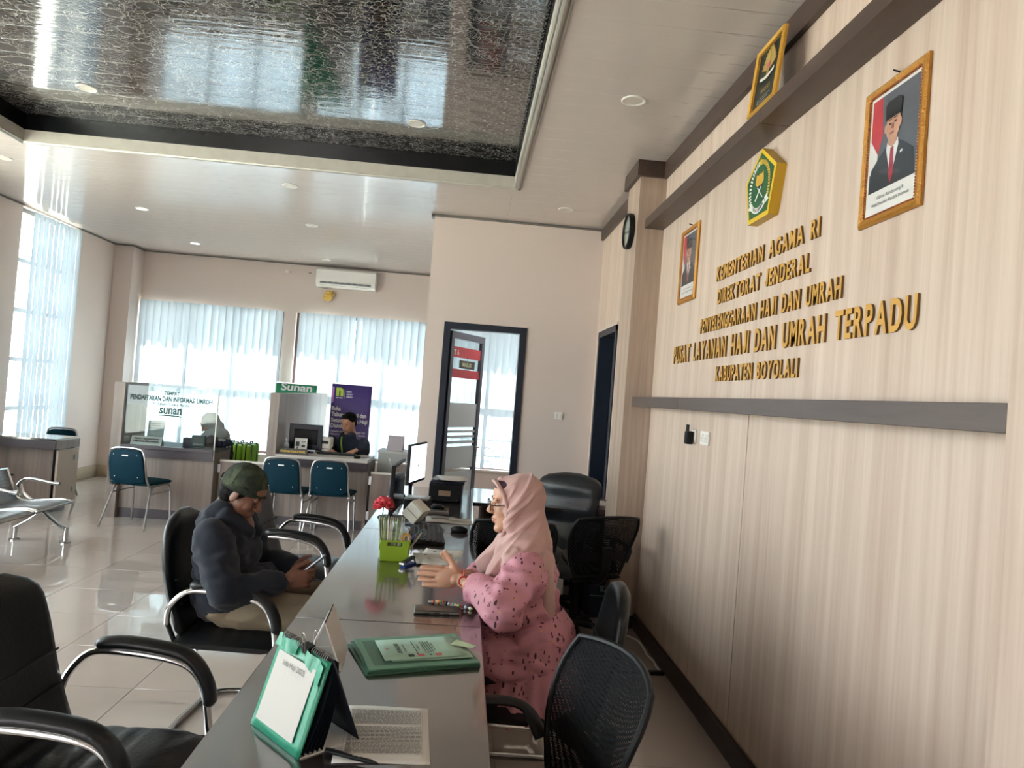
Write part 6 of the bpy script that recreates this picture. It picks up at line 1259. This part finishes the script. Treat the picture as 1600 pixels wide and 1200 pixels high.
    MB().prism([(-.268, 1.31), (-.235, 1.33), (-.235, 1.53), (-.268, 1.55)], -.0005, .0006, W).obj('pink_corner', mat('pink_print', '#b57ac8', .6), t)
    t = banner('banner', -2.425, 10.62, .58, 1.54, mat('green_banner_print', '#2f9468', .5), 'green roll-up banner with white script lettering behind the tall counter panel')
    q = MB(); text(q, 'Sunan', frame((0, -.010, 1.435), (1, 0, 0), (.08, 0, 1)), .15, .004, .001, 1, 'C', 0, .44); q.obj('banner_lettering', wm, t)
build_back_items()
# ------------------------------------------------------------------ things on the walls
def build_letters():
    y = XR
    for s, ys, ye, z0, cap, lab in (('KEMENTERIAN AGAMA RI', 3.90, 2.74, 2.305, .078, 'gold wall lettering reading KEMENTERIAN AGAMA RI, the top line'), ('DIREKTORAT JENDERAL', 3.86, 2.80, 2.175, .079, 'gold wall lettering reading DIREKTORAT JENDERAL, the second line'), ('PENYELENGGARAAN HAJI DAN UMRAH', 4.12, 2.54, 2.035, .082, 'gold wall lettering reading PENYELENGGARAAN HAJI DAN UMRAH, the third line'), ('PUSAT LAYANAN HAJI DAN UMRAH TERPADU', 4.62, 2.085, 1.882, .108, 'largest gold wall lettering, reading PUSAT LAYANAN HAJI DAN UMRAH TERPADU'), ('KABUPATEN BOYOLALI', 3.805, 2.845, 1.752, .080, 'gold wall lettering reading KABUPATEN BOYOLALI, the bottom line')):
        t = thing('wall_lettering', lab, 'lettering', (y, (ys + ye) / 2, z0), 0, 'gold lettering on the panelled wall')
        size = cap / .729; xs = .60; wd = []
        for ch in s:
            if ch == ' ': wd.append(None); continue
            vs, fs = glyphs(ch, size, size * .026, .009, xs); wd.append((min(v.x for v in vs), max(v.x for v in vs)))
        gap = size * .095; sp = size * .27
        tot = sum(gap + (sp if w is None else w[1] - w[0]) for w in wd) - gap; k = (ys - ye) / tot; x = 0.0
        for ch, w in zip(s, wd):
            if w is None: x += (sp + gap) * k; continue
            vs, fs = glyphs(ch, size, size * .026, .009, xs); key = ('L', ch, size, round(k, 4)); me = _G.get(key)
            if me is None:
                mb = MB(); mb._add([Vector(((v.x - w[0]) * k, v.y, v.z)) for v in vs], fs)
                me = mb.mesh('letter', [M['gold'], M['gold_side']])
                for p in me.polygons: p.material_index = 0 if abs(p.normal.z) > .7 else 1
                _G[key] = me
            o = part('letter', me, t); o.matrix_local = frame((-.0055, (ys - ye) / 2 - x, 0), (0, -1, 0), (0, 0, 1)); x += (w[1] - w[0] + gap * 1.0) * k
build_letters()

def gilt_frame(t, w, h, m, m2, d=.018, fw=.032):
    """four mitred rails around a w x h picture, local: x across, y up, z out of the wall"""
    for i in range(4):
        L, S = (w, h) if i % 2 == 0 else (h, w); mb = MB(Matrix.Rotation(PI / 2 * i, 4, 'Z')); y = -S / 2
        pr = [(0, 0), (0, d * .55), (fw * .28, d), (fw * .5, d * .86), (fw * .72, d * .80), (fw, d * .45), (fw, 0)]
        r0 = [Vector((-L / 2 + a, y + a, z)) for a, z in pr]; r1 = [Vector((L / 2 - a, y + a, z)) for a, z in pr]; mb.ring_loft([r0, r1], 0, True, False); o = mb.obj('frame_rail', m, t)
        bd = MB(Matrix.Rotation(PI / 2 * i, 4, 'Z')); n = int(L / .011)
        for k in range(n): bd.ell((-L / 2 + fw + (L - 2 * fw) * (k + .5) / n, y + fw * .9, d * .62), (.0046, .004, .004), None, 6, 4)
        tag(bd.obj('bead_row', m2, o), kind='stuff')
def ngon(cx, cy, rx, ry, n=20, a0=0.0, a1=360.0): return [(cx + rx * math.cos(R(a0 + (a1 - a0) * k / (n if a1 - a0 == 360 else n - 1))), cy + ry * math.sin(R(a0 + (a1 - a0) * k / (n if a1 - a0 == 360 else n - 1)))) for k in range(n)]
def portrait(loc, lab, lines, cap, tilt=0.0):
    t = thing('framed_portrait', lab, 'picture', loc); t.matrix_world = frame(loc, (0, -1, 0), (0, 0, 1)); w, h = .345, .475
    gilt_frame(t, w, h, M['frame_gold'], M['frame_red'])
    MB().b2((-w / 2 + .01, -h / 2 + .01, 0), (w / 2 - .01, h / 2 - .01, .006)).obj('backing_mat', M['paper'], t)
    c = ['#55585f', '#b3323a', '#d9d6d2', '#23272e', '#d8d8d8', '#9c2e3c', '#b98a72', '#15171a', '#2b1f1b', '#8a5a4c']; ms = [mat('portrait_' + k[1:], k, .55) for k in c]; q = MB(); z = [.0062]
    def pl(poly, mi): q.prism(poly, z[0], z[0] + .0003, None, mi); z[0] += .00045
    x0, x1, y0, y1 = -.130, .130, -.125, .195
    pl([(x0, y0), (x1, y0), (x1, y1), (x0, y1)], 0)
    pl([(x0, y1), (-.075, y1), (-.062, .06), (-.085, -.0), (x0, .06)], 1); pl([(x0, .06), (-.085, .0), (-.09, -.05), (x0, -.06)], 2)
    pl([(-.128, y0), (-.118, -.045), (-.075, -.012), (-.025, .018), (.03, .018), (.078, -.012), (.118, -.04), (.128, y0)], 3)
    pl([(-.030, .022), (.030, .022), (.034, .0), (.004, -.095), (-.004, -.095), (-.034, .0)], 4); pl([(-.009, .0), (.009, .0), (.013, -.09), (.0, y0 + .005), (-.013, -.09)], 5)
    pl([(-.026, .045), (.026, .045), (.026, .016), (0, .0), (-.026, .016)], 6); pl(ngon(0, .075, .040, .054), 6); pl(ngon(-.041, .072, .008, .014), 6); pl(ngon(.041, .072, .008, .014), 6)
    if cap: pl([(-.044, .100), (.044, .100), (.046, .150), (.030, .160), (-.030, .160), (-.046, .150)], 7)
    else: pl(ngon(0, .092, .044, .046, 20, 10, 170) + [(-.030, .098), (.030, .098)], 7)
    for s in (-1, 1): pl(ngon(s * .016, .081, .007, .0035, 10), 8); pl([(s * .006, .092), (s * .026, .093), (s * .026, .096), (s * .006, .095)], 8)
    pl([(-.003, .08), (.003, .08), (.007, .062), (-.007, .062)], 9); pl(ngon(0, .047, .013, .0035, 12), 9); pl([(.055, -.03), (.068, -.028), (.068, -.036), (.055, -.038)], 4)
    q.obj('printed_photograph', ms, t)
    q = MB(); 
    for k, s in enumerate(lines): text(q, s, TX(0, -.155 - .022 * k, .0066), .0165, 0, 0, 1, 'C', 0, (.15, .21)[k])
    q.obj('caption_print', M['ink'], t)
    MB().face([(-.145, -.21, .0115), (.145, -.21, .0115), (.145, .21, .0115), (-.145, .21, .0115)]).obj('glass_pane', M['pic_glass'], t)
    MB().cyl((0, h / 2 + .012, -.002), (.0, h / 2 + .016, .022), .0028, n=8).obj('nail', M['black'], t)
def build_wall_things():
    portrait((XR - .001, 2.275, 2.495), 'gilt framed portrait of a man in a black cap and red tie, nearest the camera', ('Gibran Rakabuming R', 'Wakil Presiden Republik Indonesia'), True)
    portrait((XR - .001, 4.44, 2.497), 'gilt framed portrait of a man in a dark suit, beside the wood column', ('Prabowo Subianto', 'Presiden Republik Indonesia'), True)
    # framed emblem standing on the beam
    t = thing('framed_emblem', 'gilt framed golden bird emblem on black, standing on the upper beam', 'picture', (1.24, 3.11, 3.095)); m = frame((1.232, 3.11, 3.096), (0, -1, 0), (.10, 0, 1)); t.matrix_world = m; w, h = .285, .315
    gilt_frame(t, w, h, M['frame_gold2'], M['frame_gold'], .022, .022); MB().b2((-w / 2 + .008, -h / 2 + .008, 0), (w / 2 - .008, h / 2 - .008, .006)).obj('black_print', mat('green_black_print', '#1b211c', .5), t)
    q = MB(); z = .0065
    for s in (-1, 1):
        for k in range(7):
            a = R(20 + 11 * k); q.prism([(s * .012, .02), (s * (.012 + .075 * math.cos(a) * (1 - .02 * k)), .02 + .11 * math.sin(a) * (.75 + .05 * k)), (s * (.008 + .06 * math.cos(a + .17)), .02 + .10 * math.sin(a + .15) * (.75 + .05 * k))], z, z + .0006); z += .0001
    q.prism(ngon(0, .045, .016, .034), z, z + .001).prism(ngon(.002, .083, .011, .013), z, z + .001).prism([(.010, .086), (.024, .080), (.010, .078)], z, z + .001).prism([(-.018, -.02), (.018, -.02), (.010, .02), (-.010, .02)], z, z + .001); q.obj('golden_bird', mat('gold_print', '#a58a45', .5), t)
    q = MB(); q.prism([(-.016, .028), (.016, .028), (.016, .05), (.0, .064), (-.016, .05)][::-1], z + .0012, z + .002); q.obj('red_shield', mat('red_print', '#b85a62', .7), t)
    q = MB(); q.ring_loft([[(x, -.018 + 2.2 * x * x + dy, z + .0022 + dz) for dy, dz in ((0, 0), (.014, 0), (.014, .0006), (0, .0006))] for x in [-.075 + .15 * k / 12 for k in range(13)]], 0, True, False); q.obj('white_ribbon', M['white'], t)
    q = MB(); text(q, 'PANCASILA', TX(0, -.072, .0066), .030, .0005, 0, 1, 'C', 0, .10); q.obj('emblem_lettering', mat('gold_print', '#a58a45', .5), t)
    q = MB(); [q.prism([(-.05, -.096 - .012 * k), (.06 - .02 * k, -.096 - .012 * k), (.06 - .02 * k, -.092 - .012 * k), (-.05, -.092 - .012 * k)], .0062, .0067) for k in range(3)]; q.prism([(-.075, -.115), (-.06, -.115), (-.06, -.093), (-.075, -.093)], .0062, .0067); q.obj('small_print', M['greyprint'], t)
    # pentagon emblem
    t = thing('wall_emblem', 'green five-sided emblem with a yellow border, open book and star on the panelled wall', 'emblem', (XR, 3.27, 2.63)); t.matrix_world = frame((XR, 3.275, 2.655), (0, -1, 0), (0, 0, 1)); k_ = 1.035
    P5 = [(k_ * x, k_ * y) for x, y in ((0, .168), (.168, .048), (.112, -.158), (-.112, -.158), (-.168, .048))]
    yel = mat('yellow_enamel', '#d9b32a', .35); grn = mat('green_enamel', '#1d5a36', .3); whi = M['white']; gld = mat('gold_enamel', '#d3a437', .35)
    MB().prism(P5, 0, .048, None, 0, 1).obj('emblem_body', [yel, mat('dark_yellow_edge', '#c39a1c', .4)], t); MB().prism([(x * .87, y * .87) for x, y in P5], .0482, .0495).obj('green_field', grn, t)
    z = .0497; st = [(0 + r * math.sin(PI * k / 5), .108 + r * math.cos(PI * k / 5)) for k in range(10) for r in ((.024 if k % 2 == 0 else .010),)]
    MB().prism(st, z, z + .001).obj('star', yel, t)
    bk = MB().prism([(-.046, .012), (-.040, .058), (-.016, .048), (0, .055), (0, .0), (-.02, -.004)], z, z + .001).prism([(.046, .012), (.040, .058), (.016, .048), (0, .055), (0, .0), (.02, -.004)], z, z + .001); bk.obj('open_book', gld, t)
    MB().tube([(-.035, -.012, z), (-.012, -.004, z), (0, -.012, z), (.012, -.004, z), (.035, -.012, z)], .003, 6).obj('book_base', M['ink'], t)
    MB().tube([(-.040, -.066, z), (.022, -.008, z)], .0028, 6).tube([(.040, -.066, z), (-.022, -.008, z)], .0028, 6).obj('crossed_stand', whi, t)
    q = MB()
    for k in range(13):
        a = R(205 - 8.6 * k); x, y = .108 * math.cos(a), -.012 + .118 * math.sin(a)
        for s in (-.5, .5): q.ell((x + .011 * s * math.cos(a), y + .011 * s * math.sin(a), z), (.0055, .0085, .002), (0, 0, a - PI / 2 + .5 * s), 8, 5)
    tag(q.obj('cotton_spray', whi, t), kind='stuff')
    q = MB()
    for k in range(16):
        a = R(-25 + 7.0 * k); x, y = .108 * math.cos(a), -.012 + .118 * math.sin(a)
        for s in (-.5, .5): q.ell((x + .010 * s * math.cos(a), y + .010 * s * math.sin(a), z), (.0045, .0085, .002), (0, 0, a - PI / 2 + 1.2 * s), 8, 5)
    tag(q.obj('rice_spray', gld, t), kind='stuff')
    q = MB(); q.ring_loft([[(.094 * math.sin(a) * 1.0 + dr * math.sin(a), -.012 - (.094 + dr) * math.cos(a), z + .0015 + dz) for dr, dz in ((0, 0), (.026, 0), (.026, .0008), (0, .0008))] for a in [R(-42 + 84 * k / 14) for k in range(15)]], 0, True, False)
    for s in (-1, 1): q.prism([(s * .068, -.075), (s * .108, -.058), (s * .100, -.078), (s * .118, -.092), (s * .082, -.104)], z + .0008, z + .0016)
    q.obj('ribbon', whi, t); q = MB()
    for k, ch in enumerate('IKHLAS BERAMAL'):
        if ch == ' ': continue
        a = R(-36 + 5.6 * k); vs, fs = glyphs(ch, .022, .0008, 0, .8); W = TX(.100 * math.sin(a), -.012 - .114 * math.cos(a), z + .0026) @ Matrix.Rotation(a, 4, 'Z') @ TX(-.005, 0, 0); q._add([W @ v for v in vs], fs)
    q.obj('ribbon_lettering', M['ink'], t)
    # clock
    t = thing('wall_clock', 'round black-rimmed wall clock on the side of the wood column', 'clock', (1.144, 5.33, 2.875)); t.matrix_world = frame((1.144, 5.33, 2.885), (0, -1, 0), (0, 0, 1))
    MB().lathe([(0, 0), (.130, 0), (.134, .012), (.132, .038), (.124, .042), (.119, .034), (.119, .020), (0, .020)], n=36).obj('rim', M['black'], t); MB().cyl((0, 0, .0202), (0, 0, .022), .118, n=36).obj('dial', mat('pale_grey_dial', '#cdd2cc', .3), t)
    h = MB().prism([(-.004, -.015), (.004, -.015), (.003, .062), (-.003, .062)], .023, .0245, Matrix.Rotation(R(-100), 4, 'Z')).prism([(-.003, -.02), (.003, -.02), (.002, .09), (-.002, .09)], .025, .0265, Matrix.Rotation(R(-70), 4, 'Z')).cyl((0, 0, .022), (0, 0, .028), .006, n=12); h.obj('hands', M['ink'], t)
    n = MB(); [n.prism([(-.002, .098), (.002, .098), (.002, .112), (-.002, .112)], .022, .0228, Matrix.Rotation(2 * PI * k / 12, 4, 'Z')) for k in range(12)]
    for k in range(12): a = -2 * PI * (k + 1) / 12; text(n, str(k + 1), TX(-.084 * math.sin(a), .084 * math.cos(a) - .007, .0225), .022, 0, 0, 1, 'C')
    n.obj('numerals', M['ink'], t); MB().cyl((0, 0, .033), (0, 0, .034), .120, n=36).obj('clock_glass', M['glass'], t)
    # sockets and switches
    def plate(name, m, lab, holes=2, w=.08, hgt=.08):
        t = thing(name, lab, 'socket' if 'socket' in name else 'switch', m.translation); t.matrix_world = m; MB().box((0, 0, .005), (w, hgt, .010), None, .003).obj('plate', M['white'], t)
        for k in range(holes):
            x = (k - (holes - 1) / 2) * (w / max(holes, 1)); MB().box((x, 0, .011), (w / holes * .72, hgt * .6, .004), None, .0015).obj('insert', M['offwhite'], t)
            if 'socket' in name: [MB().cyl((x + s * .008, 0, .0128), (x + s * .008, 0, .0135), .0024, n=8).obj('pin_hole', M['ink'], t) for s in (-1, 1)]
        return t
    WR = lambda y, z: frame((XR - .001, y, z), (0, -1, 0), (0, 0, 1))
    plate('wall_socket', WR(3.91, 1.437), 'white double wall socket below the dark rail', 2, .135, .075)
    plate('wall_socket', WR(4.10, 1.440), 'white wall socket behind the black charger, below the dark rail', 1, .075, .075)
    t = thing('charger', 'black two-pronged charger plugged into the socket below the dark rail', 'charger', (XR, 4.1, 1.43)); t.matrix_world = WR(4.10, 1.432); MB().box((0, -.005, .035), (.055, .075, .042), None, .01).obj('charger_body', M['black'], t)
    for s in (-1, 1): MB().cyl((s * .012, .03, .045), (s * .012, .07, .045), .006, n=10).obj('prong', M['black'], t)
    plate('wall_switch', frame((.963, YP - .001, 1.429), (1, 0, 0), (0, 0, 1)), 'white double light switch on the cream partition', 2, .08, .075)
    plate('wall_switch', frame((1.195, 5.3, 1.33) if False else (XF - .001, 5.95, 1.33), (0, -1, 0), (0, 0, 1)), 'white switch on the wall between the column and the navy door', 1, .07, .08)
    plate('wall_socket', frame((1.25, 1.5315, 1.43), (-1, 0, 0), (0, 0, 1)), 'pale socket on the edge of the near pilaster below the dark rail', 1, .07, .10)
    plate('wall_socket', frame((-2.14, YB - .001, 3.09), (1, 0, 0), (0, 0, 1)), 'small white socket on the back wall beside the air conditioner', 1, .09, .09)
    # air conditioner
    t = thing('air_conditioner', 'white split air conditioner high on the back wall', 'air conditioner', (-2.79, YB - .001, 3.02)); F = frame((.44, 0, 0), (0, -1, 0), (0, 0, 1))
    MB().prism([(0, 0), (.13, .0), (.185, .035), (.20, .10), (.20, .25), (.17, .275), (0, .275)], -.88, 0, F).obj('case', M['white'], t)
    MB().prism([(.165, .028), (.204, .075), (.207, .075), (.170, .024)], -.82, -.06, F).obj('outlet_flap', mat('grey_plastic', '#8a8e90', .35), t)
    for k in range(8): MB().prism([(.19, .060), (.2015, .064), (.2015, .078), (.19, .075)], -.80 + .092 * k, -.73 + .092 * k, F).obj('louvre', M['ink'], t)
    MB().b2((.06, -.2065, .16), (.075, -.2045, .178)).obj('badge', M['ink'], t); MB().b2((-.015, -.2065, .155), (.03, -.2045, .19)).obj('sticker', M['paper'], t); MB().b2((.33, -.206, .17), (.37, -.2045, .19)).obj('display', M['greyprint'], t)
    MB().tube(smooth_path([(.44, -.04, .03), (.52, -.03, -.02), (.60, -.03, .0), (.66, -.02, .05)], 5), .005, 6).obj('power_cable', M['offwhite'], t)
    t = thing('hanging_decoration', 'crumpled yellow plastic bag hanging below the socket on the back wall', 'bag', (-2.17, YB - .07, 2.905)); bobj('bag_body', blob([('e', (0, 0, 0), (.055, .045, .06)), ('e', (.03, 0, .03), (.04, .03, .03)), ('e', (-.02, 0, -.04), (.04, .03, .03))], .007, 2, folds(.03, 28)), mat('yellow_plastic', '#d8b45a', .3), t); MB().tube([(0, .0, .05), (.02, .05, .14)], .003, 6).obj('string', M['offwhite'], t)
    # cable along the skirting
    o = MB().tube(smooth_path([(1.10, 5.02, .006), (1.20, 4.98, .006), (1.285, 4.86, .006), (1.296, 4.72, .006), (1.288, 4.58, .006), (1.302, 4.48, .006), (1.294, 4.40, .006), (1.296, 4.31, .008)], 6), .006, 8).obj('cable', M['offwhite']); tag(o, 'white cable lying along the dark baseboard on the floor', 'cable')
    o = MB().box((1.262, 4.262, .012), (.09, .035, .022), (0, 0, .05), .004).tube([(1.22, 4.262, .008), (1.12, 4.262, .006), (.98, 4.25, .006)], .006, 8).obj('power_adapter', M['black']); tag(o, 'black plug and lead joined to the white cable on the floor', 'adapter')
build_wall_things()
